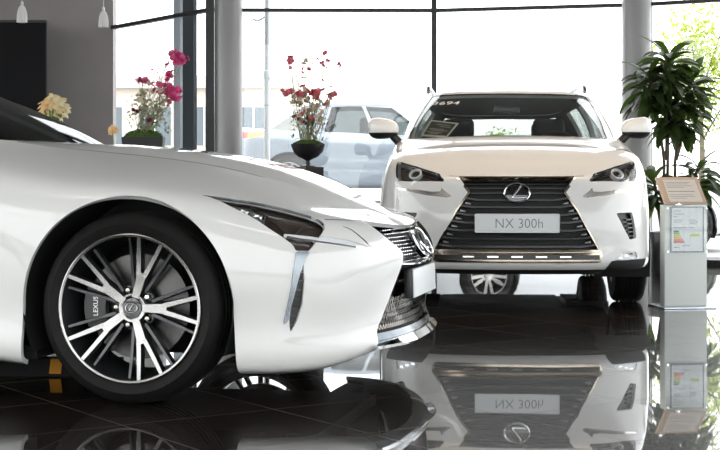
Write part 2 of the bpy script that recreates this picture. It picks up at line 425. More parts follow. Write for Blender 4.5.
# outlines on the bodies: (distance round the body from the nose, height) in metres
CF = {
    'headlight': [(-1.33, 0.779), (-1.223, 0.767), (-1.116, 0.753), (-1.033, 0.739), (-0.937, 0.721), (-0.852, 0.701), (-0.818, 0.685), (-0.806, 0.668), (-0.816, 0.65), (-0.838, 0.632), (-0.866, 0.607), (-0.889, 0.584), (-0.901, 0.572), (-0.954, 0.573), (-0.964, 0.594), (-0.997, 0.62), (-1.049, 0.653), (-1.101, 0.688), (-1.132, 0.704), (-1.196, 0.733), (-1.246, 0.755), (-1.296, 0.771)],
    'drl': [(-0.995, 0.642), (-0.931, 0.637), (-0.86, 0.629), (-0.718, 0.608), (-0.647, 0.59), (-0.588, 0.573), (-0.644, 0.577), (-0.725, 0.588), (-0.866, 0.608), (-0.953, 0.623)],
    'arrow': [(-0.715, 0.657), (-0.666, 0.639), (-0.632, 0.609), (-0.587, 0.572), (-0.651, 0.592), (-0.674, 0.617)],
    'blade': [(-0.954, 0.571), (-0.899, 0.57), (-0.917, 0.546), (-0.94, 0.496), (-0.958, 0.438), (-0.975, 0.372), (-0.981, 0.321), (-1.006, 0.296), (-0.995, 0.343), (-0.979, 0.416), (-0.967, 0.496)],
    'vent': [(-0.926, 0.528), (-0.924, 0.448), (-0.931, 0.375), (-0.951, 0.314), (-0.978, 0.269), (-0.979, 0.319), (-0.972, 0.372), (-0.952, 0.449), (-0.937, 0.496)],
    'grille': [(-0.523, 0.675), (-0.516, 0.652), (-0.483, 0.621), (-0.432, 0.586), (-0.378, 0.559), (-0.36, 0.544), (-0.359, 0.517), (-0.399, 0.436), (-0.456, 0.365), (-0.511, 0.3), (-0.548, 0.268), (-0.563, 0.245)],
    'lampstrip': [(-1.239, 0.757), (-1.181, 0.737), (-1.141, 0.731), (-1.101, 0.714), (-1.069, 0.703), (-1.06, 0.689), (-1.101, 0.693), (-1.148, 0.713), (-1.196, 0.735)],
    'barline': [(-1.117, 0.743), (-1.045, 0.696), (-0.984, 0.634)],
    'hoodcut': [(-0.786, 0.684), (-0.696, 0.681), (-0.523, 0.675)],
}
SF = {
    'headlight': [(0.468, 0.828), (0.521, 0.868), (0.604, 0.885), (0.748, 0.916), (0.912, 0.944), (0.953, 0.944), (0.92, 0.912), (0.877, 0.85), (0.842, 0.822), (0.711, 0.817), (0.579, 0.82), (0.475, 0.817)],
    'lamp': [(0.714, 0.874)],
    'drl': [(0.403, 0.72), (0.466, 0.763), (0.498, 0.794), (0.485, 0.768), (0.49, 0.756), (0.547, 0.754), (0.653, 0.767), (0.86, 0.782), (0.856, 0.768), (0.693, 0.75), (0.574, 0.73), (0.535, 0.728), (0.449, 0.718)],
    'grille': [(0.369, 0.849), (0.3, 0.753), (0.382, 0.635), (0.456, 0.498), (0.514, 0.392)],
    'bar': [(0.528, 0.395), (0.536, 0.354), (0.514, 0.314)],
    'vent': [(0.637, 0.62), (0.774, 0.624), (0.791, 0.578), (0.814, 0.461), (0.749, 0.452), (0.696, 0.522)],
    'fog': [(0.606, 0.325), (0.656, 0.367), (0.811, 0.375), (0.83, 0.332), (0.751, 0.324)],
    'trim': [(0.575, 0.284), (0.6, 0.319), (0.813, 0.326), (0.853, 0.27), (0.593, 0.271)],
    'emblem': [(0.001, 0.747)],
    'plate': [(-0.0, 0.56)],
}
SH = {
    'windshield': [(-0.842, 1.123), (-0.824, 1.176), (-0.751, 1.462), (-0.693, 1.469), (-0.321, 1.476), (0.021, 1.477), (0.367, 1.472), (0.752, 1.465), (0.827, 1.456), (0.763, 1.163), (0.774, 1.119), (0.423, 1.122), (-0.005, 1.124), (-0.431, 1.123)],
}
# ------------------------------------------------------------------ materials of the cars
M = {}
M['paint'] = mat('pearl white paint', (.80, .795, .77), rough=.32, coat=1.0, coat_rough=.02)
M['black'] = mat('black plastic', (.012, .012, .012), rough=.35)
M['matte'] = mat('matt black plastic', (.008, .008, .008), rough=.7)
M['gloss'] = mat('gloss black', (.006, .006, .006), rough=.06, coat=1)
M['rubber'] = mat('tyre rubber', (.0065, .0062, .006), rough=.6, noise=(30, (.010, .0095, .009), .35, .7), spec=.22)
M['chrome'] = mat('chrome', (.86, .87, .88), rough=.06, metal=1)
M['dchrome'] = mat('smoked chrome', (.33, .30, .27), rough=.13, metal=1)
M['alloy'] = mat('machined alloy', (.36, .35, .335), rough=.27, metal=1)
M['gunmetal'] = mat('dark grey lacquer', (.018, .019, .021), rough=.3, coat=.5)
M['barrel'] = mat('rim barrel', (.07, .075, .08), rough=.3, metal=.7)
M['disc'] = mat('brake disc steel', (.075, .073, .07), rough=.35, metal=1)
M['caliper'] = mat('grey caliper', (.05, .052, .05), rough=.4, metal=.4)
M['silver'] = mat('silver lettering', (.72, .72, .7), rough=.3, metal=.6)
M['plate'] = mat('white plate', (.80, .83, .82), rough=.35)
M['ink'] = mat('grey lettering', (.16, .17, .18), rough=.5)
M['bezel'] = mat('brown black lamp housing', (.055, .038, .028), rough=.2, coat=.5)
M['lamp'] = mat('lamp reflector', (.75, .76, .76), rough=.1, metal=1)
M['lens'] = glass('clear lamp lens', (.93, .93, .93))
M['drl'] = mat('frosted light guide', (.82, .84, .86), rough=.2, coat=1)
M['wind'] = glass('windscreen glass', (.58, .62, .60), .8)
M['tint'] = glass('tinted glass', (.22, .25, .25), .5)
M['cabin'] = mat('dark cabin trim', (.012, .012, .013), rough=.6)
M['lining'] = mat('dark headlining', (.05, .047, .04), rough=.85)
M['cream'] = mat('pale headlining', (.42, .40, .36), rough=.8)
M['amber'] = mat('amber lens', (.8, .30, .02), rough=.15, coat=1)
M['red'] = mat('red lens', (.45, .02, .015), rough=.15, coat=1)
M['bronze'] = mat('bronze chrome', (.36, .31, .25), rough=.12, metal=1)
M['slat'] = mat('grey slat lacquer', (.16, .155, .15), rough=.3, metal=.6)
M['blade'] = mat('dark satin metal', (.20, .22, .24), rough=.22, metal=1)
M['warmchrome'] = mat('satin chrome', (.42, .39, .36), rough=.25, metal=1)
M['lip'] = mat('trim toned for dark reflection', (.10, .115, .13), rough=.14, metal=1)  # dark tone stands in for the grille mirrored in the lip
M['bluegrey'] = mat('satin grey metal', (.42, .46, .50), rough=.2, metal=1)

def sub_poly(piece, poly, mirror=True):
    """split piece by an (s, z) outline on both sides -> outside, inside"""
    f = sdf_poly(piece.S, poly)
    if mirror:
        m = np.array(poly) * np.array([-1, 1]); f = np.maximum(f, sdf_poly(piece.S, m))
    ins, outp = piece.clip(f)
    return outp, ins

def mirror_closed(half):
    """half outline from top to bottom at one side -> closed symmetric outline"""
    h = [tuple(p) for p in half]
    return h + [(-p[0], p[1]) for p in h[::-1]]

def arch_cut(piece, xa, zc, rad, ymin=.45):
    d = np.hypot(piece.V[:, 0] - xa, piece.V[:, 2] - zc) - rad
    low = np.maximum(np.abs(piece.V[:, 0] - xa) - rad * (1 + .04 * np.clip((zc - piece.V[:, 2]) / zc, 0, 1)), piece.V[:, 2] - zc)
    f = np.minimum(d, low); f = np.where(np.abs(piece.V[:, 1]) < ymin, 1.0, f)
    return piece.clip(f)[0]

def px_shell(name, piece, m, parent, d0=0., d1=-.018, angle=38, inner=None):
    if not piece.F: return None
    V, F = piece.shell(d0, d1); k = len(piece.F)
    if inner: return mobj(name, V, F, None, parent, angle=angle, mats=[m, inner], fm=[0] * k + [1] * k + [0] * (len(F) - 2 * k))
    return mobj(name, V, F, m, parent, angle=angle)

def px_sheet(name, piece, m, parent, d=0.):
    V, F = piece.sheet(d); return mobj(name, V, F, m, parent)

def side_frame(wrap, s, z, off=0., spin=0.):
    """frame lying on the skin: x to the viewer's right, y up, z out"""
    p, n = wrap.at(s, z, off); ex = Vector((0, 0, 1)).cross(n).normalized(); ey = n.cross(ex)
    return frame(p, ex, ey, n) @ Matrix.Rotation(spin, 4, 'Z')

def crest_panel(name, wrap, s_end, crown, m, parent, x_end=None, nw=41, inset=0., prof=lambda q: 1 - q ** 2.4):
    """top panel lofted straight across from crest to crest, from the nose back to s_end"""
    c = len(wrap.S) // 2; ks = [k for k in range(c, len(wrap.S)) if wrap.S[k] <= s_end]
    V = []; F = []; w = np.linspace(-1, 1, nw); w = np.sign(w) * np.abs(w) ** .9
    s0 = np.array([crown(wrap.P[k, -1]) for k in ks])
    for i, k in enumerate(ks):
        p = wrap.P[k, -1]
        for q in w: V.append((p[0], q * p[1], p[2] + s0[i] * prof(abs(q)) - inset))
    V = np.array(V)
    for i in range(len(ks) - 1):
        for j in range(nw - 1):
            a = i * nw + j; q = (a, a + 1, a + nw + 1, a + nw)
            F.append(q)
    n = np.cross(V[F[-1][1]] - V[F[-1][0]], V[F[-1][2]] - V[F[-1][0]])
    if n[2] < 0: F = [q[::-1] for q in F]
    return mobj(name, V, F, m, parent, angle=60)

def cap_panel(name, wrap, crown, m, parent, nw=25, ks=None):
    """roof skin closing the top ring of the cabin"""
    c = len(wrap.S) // 2; ks = list(range(c, len(wrap.S)))
    V = []; F = []; w = np.linspace(-1, 1, nw)
    x0, x1 = wrap.P[ks[0], -1, 0], wrap.P[ks[-1], -1, 0]
    for k in ks:
        p = wrap.P[k, -1]; t = (p[0] - x0) / (x1 - x0)
        cr = crown * (max(4 * t * (1 - t), 0)) ** .7
        for q in w: V.append((p[0], q * p[1], p[2] + cr * (1 - abs(q) ** 2.5)))
    V = np.array(V)
    for i in range(len(ks) - 1):
        for j in range(nw - 1):
            a = i * nw + j; F.append((a, a + nw, a + nw + 1, a + 1))
    f = F[len(F) // 2]; n = np.cross(V[f[1]] - V[f[0]], V[f[2]] - V[f[0]])
    if n[2] < 0: F = [q[::-1] for q in F]
    return mobj(name, V, F, m, parent, angle=60)

def emblem(parent, Mx, w, h, m, name='emblem'):
    """oval ring with a slanted hooked stroke inside"""
    bm = bmesh.new(); n = 48; P = []
    for k in range(n):
        a = 2 * PI * k / n; P.append(Mx @ Vector((w / 2 * math.cos(a), h / 2 * math.sin(a), .006)))
    P.append(P[0]); P.append(P[1]); bm_tube(bm, P[:-1], h * .055, 8, cap=False)
    stroke = [(.16 * w, .40 * h), (.02 * w, .13 * h), (-.17 * w, -.22 * h), (-.02 * w, -.26 * h), (.20 * w, -.25 * h), (.36 * w, -.24 * h)]
    bm_tube(bm, [Mx @ Vector((x, y, .006)) for x, y in catmull(stroke, 5)], h * .06, 8)
    return bobj(name, bm, m, parent)

# ------------------------------------------------------------------ wheels
def spoke(bm, r0, l0, r1, l1, w0, w1, z0, z1, dep, ang, top=0, side=1, n=6):
    """tapering bar in the wheel plane from (r0, lateral l0) to (r1, l1); top face gets material top"""
    ca, sa = math.cos(ang), math.sin(ang)
    A = np.array([r0, l0]); B = np.array([r1, l1]); d = (B - A) / np.linalg.norm(B - A); pr = np.array([-d[1], d[0]])
    rows = []
    for k in range(n + 1):
        t = k / n; c = A + (B - A) * t; w = w0 + (w1 - w0) * t; z = z0 + (z1 - z0) * t**1.5
        row = []
        for (sx, dz, ww) in ((-1, 0, 1), (1, 0, 1), (1, -dep, 1.5), (-1, -dep, 1.5)):
            q = c + pr * sx * w / 2 * ww
            row.append(bm.verts.new((q[0] * ca - q[1] * sa, q[0] * sa + q[1] * ca, z + dz)))
        rows.append(row)
    for a, b in zip(rows, rows[1:]):
        for k in range(4):
            f = bm.faces.new((a[k], a[(k + 1) % 4], b[(k + 1) % 4], b[k])); f.material_index = top if k == 0 else side
    for r_, fl in ((rows[0], 1), (rows[-1], 0)):
        f = bm.faces.new(r_ if fl else r_[::-1]); f.material_index = side

def wheel(parent, x, y, Rt, Rr, width, style, side, detail=True):
    """side -1: faces -y; the tyre's outer face is at y, centre height Rt"""
    root = bpy.data.objects.new('wheel', None); C.objects.link(root); root.parent = parent; root.empty_display_size = .05
    # local axes of the wheel: X forward, Y up, Z outward
    root.matrix_local = frame((x, y, Rt), (1, 0, 0), (0, 0, 1), (0, -1, 0)) if side < 0 else frame((x, y, Rt), (-1, 0, 0), (0, 0, 1), (0, 1, 0))
    bm = bmesh.new(); W = width; T = Rt
    prof = [(Rr - .006, -.03), (Rr, -.012), (Rr + .008, -.006), (Rr + (T - Rr) * .42, 0.0), (Rr + (T - Rr) * .46, .0015), (Rr + (T - Rr) * .50, -.001), (T - .022, -.012), (T - .008, -.026), (T - .001, -.046)]
    h = -.05; g = (W - .10) / 4
    for k in range(4):
        a = -.05 - g * (k + .5)
        prof += [(T, a + .006), (T - .008, a + .004), (T - .008, a - .004), (T, a - .006)]
    prof += [(T - .001, -W + .046), (T - .008, -W + .026), (T - .022, -W + .012), (Rr + .03, -W), (Rr, -W + .012), (Rr - .006, -W + .03)]
    bm_lathe(bm, prof, 96 if detail else 48, close=True); bobj('tyre', bm, M['rubber'], root, angle=30)
    bm = bmesh.new(); sc = Rr / .277
    bm_lathe(bm, [(Rr + .001, -.012), (Rr, -.004), (Rr - .004, -.002)], 96, mi=0)
    bm_lathe(bm, [(Rr - .004, -.002), (Rr - .011, -.004), (Rr - .012, -.010)], 96, mi=0)
    bm_lathe(bm, [(Rr - .012, -.010), (Rr - .017, -.03), (Rr - .022, -.07), (Rr - .030, -.12), (Rr - .034, -W + .02), (Rr - .006, -W + .014)], 96, mi=1)
    rim = bobj('rim', bm, [M['alloy'], M['barrel']], root, fix=True)
    bm = bmesh.new()
    if style == 'coupe':
        for k in range(5):
            a = k * 2 * PI / 5
            for sg in (-1, 1):
                spoke(bm, .126, sg * .0115, .267, sg * .047, .017, .0135, -.0295, -.006, .032, a)
                spoke(bm, .07, sg * .024, .258, sg * .092, .012, .009, -.056, -.028, .03, a, top=1)
            spoke(bm, .040, 0, .138, 0, .027, .037, -.037, -.0285, .035, a)
        bm_lathe(bm, [(.0, -.055), (.036, -.055), (.038, -.040), (.044, -.037), (.052, -.037), (.056, -.042), (.060, -.055), (.062, -.075)], 60, mi=0)
        for k in range(5):                                       # lug bosses between the spokes
            a = k * 2 * PI / 5 + PI / 5
            bm_lathe(bm, [(.024, -.09), (.022, -.058), (.017, -.054), (.015, -.066), (0, -.066)], 20, Matrix.Translation((.068 * math.cos(a), .068 * math.sin(a), 0)), mi=1)
    elif style == 'suv':
        for k in range(5):
            a = PI / 2 + k * 2 * PI / 5
            for sg in (-1, 1): spoke(bm, .04, sg * .012, (Rr - .008), sg * .06, .03, .028, -.05, -.012, .03, a)
        bm_lathe(bm, [(0, -.05), (.045, -.048), (.06, -.05), (.075, -.06), (.08, -.08)], 40, mi=0)
    else:
        for k in range(5):
            a = PI / 2 + k * 2 * PI / 5
            for sg in (-1, 1): spoke(bm, .05, sg * .014, Rr - .008, sg * .05, .034, .04, -.03, -.012, .03, a)
        bm_lathe(bm, [(0, -.03), (.045, -.028), (.075, -.04), (.08, -.07)], 32, mi=0)
    bobj('spoke_star', bm, [M['alloy'], M['gunmetal']], rim)
    if detail:
        bm = bmesh.new(); bm_lathe(bm, [(0, -.043), (.034, -.043), (.036, -.038), (.0, -.036)], 40)
        cap = bobj('centre_cap', bm, M['gloss'], rim)
        emblem(cap, Matrix.Translation((0, 0, -.037)), .046, .034, M['silver'])
        for k in range(5):
            a = k * 2 * PI / 5 + PI / 5; bm = bmesh.new()
            bm_lathe(bm, [(.0125, -.07), (.0125, -.052), (.009, -.046), (0, -.044)], 6, Matrix.Translation((.068 * math.cos(a), .068 * math.sin(a), 0)))
            bobj('lug_nut', bm, M['chrome'] if k == 0 else M['dchrome'], rim, angle=20)
    bm = bmesh.new()
    bm_lathe(bm, [(.0, -.095), (.085, -.095), (.09, -.105), (.105, -.115), (.198 * sc, -.115), (.198 * sc, -.14), (0, -.14)], 64)
    bobj('brake_disc', bm, M['disc'], root)
    if detail:
        bm = bmesh.new(); out = []
        sx = -1 if side < 0 else 1                                    # towards the rear of the car
        for a in np.linspace(-24, 24, 9): out.append((sx * .21 * math.cos(R(a)), .21 * math.sin(R(a))))
        for a in np.linspace(24, -24, 9): out.append((sx * .125 * math.cos(R(a)), .125 * math.sin(R(a))))
        bm_prism(bm, out if sx > 0 else out[::-1], -.15, -.085)
        bmesh.ops.bevel(bm, geom=bm.edges[:], offset=.006, segments=2, affect='EDGES')
        cal = bobj('brake_caliper', bm, M['caliper'], root)
        text_obj('lettering', 'LEXUS', .026, M['silver'], cal, Matrix.Translation((sx * .163, 0, -.0845)) @ Matrix.Rotation(PI / 2, 4, 'Z'), .0006)
    return root

def wheel_well(parent, x, side, zc, rad, y0, y1):
    bm = bmesh.new(); n = 24; A = []; B = []
    for k in range(n + 1):
        a = R(-25) + R(230) * k / n
        A.append(bm.verts.new((x + rad * math.cos(a), side * y0, zc + rad * math.sin(a)))); B.append(bm.verts.new((x + rad * math.cos(a), side * y1, zc + rad * math.sin(a))))
    for k in range(n): bm.faces.new((A[k], A[k + 1], B[k + 1], B[k]))
    bm.faces.new(B)
    return bobj('wheel_well', bm, M['matte'], parent)

def under_tray(parent, x0, x1, xf, xr, half, z0, z1, rw, nose=True):
    bm = bmesh.new(); inn = half - .30
    bm_box(bm, (x1, -inn, z0), (x0, inn, z1))
    for s in (-1, 1):
        for a, b in ((xf + rw, x0 - .12), (xr + rw, xf - rw), (x1 + .12, xr - rw))[0 if nose else 1:]:
            lo, hi = sorted((s * inn, s * half)); bm_box(bm, (a, lo, z0), (b, hi, z1))
    return bobj('under_tray', bm, M['matte'], parent, smooth=False)

def mirror_unit(parent, wrap_p, s, w=.23, h=.135, dep=.16):
    """door mirror: painted cap, black lower half and stalk, silvered glass at the back; s = +1 left"""
    bm = bmesh.new(); c = Vector(wrap_p)
    bmesh.ops.create_uvsphere(bm, u_segments=28, v_segments=18, radius=1)
    for v in bm.verts:
        q = v.co.copy(); e = .74
        x = math.copysign(abs(q.x) ** e, q.x); y = math.copysign(abs(q.y) ** e, q.y); z = math.copysign(abs(q.z) ** e, q.z)
        if x < 0: x *= .35
        t = (y * s + 1) / 2                                            # 0 at the door, 1 at the tip
        v.co = Vector((x * dep / 2 - .05 * t, y * w / 2, z * h / 2 * (.72 + .28 * t) + .012 * t)) + c
    cut = c.z - h * .14
    r = bmesh.ops.bisect_plane(bm, geom=bm.verts[:] + bm.edges[:] + bm.faces[:], plane_co=(0, 0, cut), plane_no=(0, .0, 1))
    for f in bm.faces: f.material_index = 0 if f.calc_center_median().z > cut else 1
    root = bobj('door_mirror', bm, [M['paint'], M['black']], parent)
    bm = bmesh.new()
    bm_tube(bm, [c + Vector((0, -s * w * .30, -h * .25)), c + Vector((.0, -s * w * .52, -h * .55)), c + Vector((-.01, -s * w * .80, -h * .80))], [.030, .032, .038], 10)
    bobj('stalk', bm, M['black'], root)
    bm = bmesh.new(); bm_box(bm, c + Vector((-dep * .5 * .35 - .012, -w * .36, -h * .28)), c + Vector((-dep * .175 + .004, w * .36, h * .30)), .004)
    bobj('mirror_glass', bm, M['chrome'], root)
    return root

# ------------------------------------------------------------------ the white coupe
def build_coupe():
    body, house = coupe_shapes()
    root = thing('car', 'white low sports coupe with double-spoke alloy wheels and a blank white plate', 'car', COUPE_AT, COUPE_RZ)
    P = body.piece()
    for xa in (0, -2.87): P = arch_cut(P, xa - .01, .364, .409)
    lampP = [(a, b) for a, b in CF['headlight']]
    grille_half = CF['grille'][::-1]
    gr = mirror_closed([(.0, .643), (.15, .647), (.32, .657), (.46, .668)] + [(-a, b) for a, b in CF['grille']])
    P, gp = sub_poly(P, gr, False)
    P, hp = sub_poly(P, lampP)
    P, bl = sub_poly(P, CF['blade'])
    P, vp = sub_poly(P, CF['vent'])
    P, dp = sub_poly(P, CF['drl'])
    # lip under the grille
    lip = P.clip(np.minimum((.56 - np.abs(P.S[:, 0])), .250 - P.S[:, 1]))
    P, lp = lip[1], lip[0]
    shell = px_shell('body_shell', P, M['paint'], root)
    def crown(p): return .036 * min(max((.87 - p[0]) / .5, 0), 1) * (1 - .8 * min(max((-.25 - p[0]) / .4, 0), 1))
    def side_rise(q):                                                   # steady rise from the crease, then a flat crown
        t = min(max((1 - q) / .55, 0), 1); return t * (1.55 - .55 * t * t) if t < 1 else 1.0
    hood = crest_panel('bonnet', body, 2.35, crown, M['paint'], root, prof=side_rise)
    # tail deck
    c = len(body.S) // 2; V = []; F = []; ks = [k for k in range(c, len(body.S)) if body.S[k] >= 3.3]
    for k in ks:
        p = body.P[k, -1]
        for q in np.linspace(-1, 1, 15): V.append((p[0], q * p[1], p[2] + .015 * (1 - q * q)))
    for i in range(len(ks) - 1):
        for j in range(14): a = i * 15 + j; F.append((a, a + 1, a + 16, a + 15))
    mobj('boot_lid', V, F, M['paint'], root)
    # thin shut lines
    ribbon('shut_line', line_pts(body, CF['hoodcut'], 0), M['matte'], shell, .0022, -.004, .0008)
    ribbon('shut_line', line_pts(body, [(-a, b) for a, b in CF['hoodcut']], 0), M['matte'], shell, .0022, -.004, .0008)
    for sg in (-1, 1):
        ks = [k for k in range(len(body.S)) if 1.15 < sg * body.S[k] < 2.3][::3]
        ribbon('shut_line', [(Vector(body.P[k, -2] * .55 + body.P[k, -1] * .45), Vector(body.N[k, -2])) for k in ks], M['matte'], shell, .0016, -.004, .0006)
    # cabin
    H = house.piece()
    x, y, z = H.V.T
    sw = np.abs(H.S[:, 0])
    top = np.interp(sw, house.S[len(house.S) // 2:], house.P[len(house.S) // 2:, -1, 2]); bot = np.interp(sw, house.S[len(house.S) // 2:], house.P[len(house.S) // 2:, 0, 2])
    t = (z - bot) / (top - bot)
    f = np.minimum(np.minimum(t - .0, .955 - t) * .35, .845 - sw)
    ws, H = H.clip(f); 
    def fields(H):
        sw = np.abs(H.S[:, 0]); h = len(house.S) // 2
        t = (H.V[:, 2] - np.interp(sw, house.S[h:], house.P[h:, 0, 2])) / np.interp(sw, house.S[h:], house.P[h:, -1, 2] - house.P[h:, 0, 2]); return sw, t
    sw, t = fields(H)
    side, H = H.clip(np.minimum(np.minimum(t - .08, .86 - t) * .3, np.minimum(sw - .90 - t * .06, 2.15 - sw)))
    sw, t = fields(H)
    rear, H = H.clip(np.minimum(np.minimum(t - .1, .9 - t) * .3, sw - 2.75))
    px_shell('cabin_frame', H, M['paint'], root, 0, -.03, inner=M['lining'])
    px_shell('windscreen', ws, M['tint'], root, -.002, -.006); 
    for s_ in side.split_sides(): px_shell('side_window', s_, M['tint'], root, -.004, -.008)
    px_shell('rear_window', rear, M['tint'], root, -.004, -.008)
    cap_panel('roof', house, .02, M['gloss'], root)
    bm = bmesh.new(); bm_box(bm, (-1.25, -.68, .80), (-.72, .68, .96), .06); bobj('dashboard', bm, M['cabin'], root)
    for s in (-1, 1):
        bm = bmesh.new(); bm_box(bm, (-2.05, s * .38 - .25, .35), (-1.45, s * .38 + .25, .55), .05)
        bm_box(bm, (-.12, -.25, 0), (.06, .25, .52), .05, rot=Matrix.Translation((-2.0, s * .38, .5)) @ Matrix.Rotation(R(-18), 4, 'Y'))
        bm_box(bm, (-.26, -.12, .53), (-.14, .12, .70), .04, rot=Matrix.Translation((-2.0, s * .38, .5)))
        bobj('seat', bm, M['cabin'], root)
    # headlights
    for s_ in hp.split_sides():
        hl = px_shell('headlight', s_, M['bezel'], root, -.03, -.045)
        sg = -1 if s_.S[:, 0].mean() < 0 else 1; mm = lambda L: [(sg * abs(a), b) for a, b in L]
        px_shell('lens', s_, M['lens'], hl, .0, -.003)
        b = body.piece()
        # chrome lamp cluster
        for (a0, z0), (a1, z1), ww in (((1.215, .738), (1.15, .724), .008), ((1.15, .724), (1.085, .702), .009), ((1.20, .727), (1.14, .703), .007), ((1.14, .703), (1.08, .683), .008), ((1.075, .706), (1.085, .675), .006)):
            ribbon('lamp_trim', [body.at(sg * (a0 - .014 + (a1 - a0) * k / 6), z0 + (z1 - z0) * k / 6, -.012) for k in range(7)], M['lamp'], hl, ww * .62, -.012, .008)
        for (a0, z0) in ((1.165, .714), (1.11, .695)):
            fm = side_frame(body, sg * (a0 - .014), z0, -.024); bm = bmesh.new()
            bm_lathe(bm, [(.017, 0), (.019, .012), (.015, .013), (.010, .006), (0, .004)], 24, fm); bobj('projector', bm, M['lamp'], hl)
        ribbon('light_guide', [body.at(sg * a, b, -.006) for a, b in catmull([(.995, .630), (.945, .6255), (.895, .620), (.855, .6145)], 5)], M['drl'], hl, .0078, -.008, .004)
        ribbon('light_bar', line_pts(body, mm(CF['barline']), -.012, 8), M['bronze'], hl, .004, -.006, .004)
        ribbon('light_bar', line_pts(body, mm([(.916, .657), (.941, .640), (.951, .630)]), -.012, 6), M['bluegrey'], hl, .003, -.006, .003)
    for s_ in hp.split_sides():
        sg = -1 if s_.S[:, 0].mean() < 0 else 1
        out = [(sg * abs(a), b) for a, b in CF['headlight']]
        ribbon('lamp_edge', line_pts(body, out[:8], -.002, 4), M['bluegrey'], shell, .0022, -.01, .0008)
    for s_ in dp.split_sides():
        sg = -1 if s_.S[:, 0].mean() < 0 else 1
        dr = px_shell('running_light', s_, M['drl'], root, -.006, -.03)
        ribbon('trim', [body.at(sg * abs(a), b, -.002) for a, b in catmull([(-.985, .625), (-.945, .6175), (-.866, .606), (-.725, .586), (-.644, .575), (-.588, .572)], 5)], M['chrome'], dr, .004, -.02, .003)
        ribbon('trim', [body.at(sg * abs(a), b, 0) for a, b in catmull([(-.715, .657), (-.68, .644), (-.645, .618), (-.605, .585), (-.588, .573)], 6)], M['dchrome'], dr, [.0008 + .004 * k / 24 for k in range(25)], -.01, .0015)
    # slot beside the headlight
    for s_ in bl.split_sides(): px_shell('chrome_blade', s_, M['blade'], root, .004, -.03)
    for s_ in vp.split_sides():
        sg = -1 if s_.S[:, 0].mean() < 0 else 1
        v = px_shell('air_slot', s_, M['black'], root, -.02, -.035)
        for k in range(7):
            z0 = .30 + .032 * k; ribbon('slat', [body.at(sg * (.922 + .055 * (1 - k / 7) * .9 - .012 + .03 * q), z0 + .003 * q, -.012) for q in (0, .5, 1)], M['gunmetal'], v, .0035, -.01, .006)
    # grille
    g = px_shell('grille', gp, M['matte'], root, -.045, -.06)
    edge = [(-a, b) for a, b in CF['grille']]
    zz = np.array([p[1] for p in edge[::-1]]); ss = np.array([p[0] for p in edge[::-1]])
    bm = bmesh.new(); bm2 = bmesh.new()
    row = 0; z = .505
    while z < .645:                                                    # upper mesh: short staggered chrome dashes
        lim = np.interp(z, zz, ss) - .012; n = int(lim / .0125) + 2
        for k in range(-n, n + 1):
            s = (k + .5 * (row % 2)) * .029
            if abs(s) > lim: continue
            fm = side_frame(body, s, z, -.022); bm_box(bm, (-.0058, -.0017, 0), (.0058, .0017, .006), rot=fm)
        z += .0155; row += 1
    bobj('grille_mesh', bm, M['chrome'], g, smooth=False)
    z = .262; row = 0
    while z < .42:                                                     # lower mesh: leaning lattice
        lim = np.interp(z, zz, ss) - .012
        for k in range(-40, 41):
            s = (k + .5 * (row % 2)) * .026
            if abs(s) > lim: continue
            fm = side_frame(body, s, z, -.026)
            for q in (-1, 1): bm_box(bm2, (-.0016, -.011, 0), (.0016, .011, .012), rot=fm @ Matrix.Rotation(q * R(32), 4, 'Z') @ Matrix.Translation((q * .006, 0, 0)))
        z += .019; row += 1
    bobj('grille_mesh', bm2, M['dchrome'], g, smooth=False)
    ribbon('grille_bar', [body.at(s, .489 + .012 * (s / .36)**2, -.012) for s in np.linspace(-.365, .365, 30)], M['chrome'], g, .004, -.02, .008)
    ribbon('grille_edge', line_pts(body, CF['grille'], -.003, 6), M['dchrome'], g, .005, -.03, .002)
    ribbon('grille_edge', line_pts(body, edge, -.003, 6), M['dchrome'], g, .005, -.03, .002)
    bm = bmesh.new(); fm = side_frame(body, 0, .575, -.02); bm_lathe(bm, [(.075, -.01), (.075, .008), (.06, .012), (0, .014)], 40, fm @ Matrix.Diagonal((1.15, .85, 1, 1)))
    eb = bobj('emblem', bm, M['gloss'], g); emblem(eb, side_frame(body, 0, .572, .002), .15, .12, M['chrome'], 'emblem_ring')
    px_shell('front_lip', lp, M['lip'], root, -.004, -.02)
    ribbon('lip_blade', [body.at(s, .203 - .02 * max(0, abs(s) - .45), 0) for s in np.linspace(-.60, .60, 50)], M['chrome'], root, .008, -.02, .028)
    # plate
    pr = frame((.935, 0, .416), (0, 1, 0), (-.03, 0, 1), (1, 0, .03)); bm = bmesh.new()
    bm_box(bm, (-.262, -.06, -.03), (.262, .06, .008), .006, rot=pr)
    pl = bobj('number_plate', bm, M['black'], root); bm = bmesh.new(); bm_box(bm, (-.258, -.056, .0075), (.258, .056, .0105), .004, rot=pr); bobj('plate_face', bm, M['plate'], pl)
    # running gear
    for xa, yo in ((0, .94), (-2.87, .945)):
        for s in (-1, 1):
            wheel(root, xa, s * yo, .357, .278, .245, 'coupe', s, detail=(xa == 0 and s < 0))
            wheel_well(root, xa - .01, s, .364, .412, .935, .56)
    under_tray(root, .62, -3.6, 0, -2.87, .84, .15, .20, .41)
    for s in (-1, 1): mirror_unit(root, (-1.25, s * 1.0, 1.0), s, .2, .11, .15)
    return root

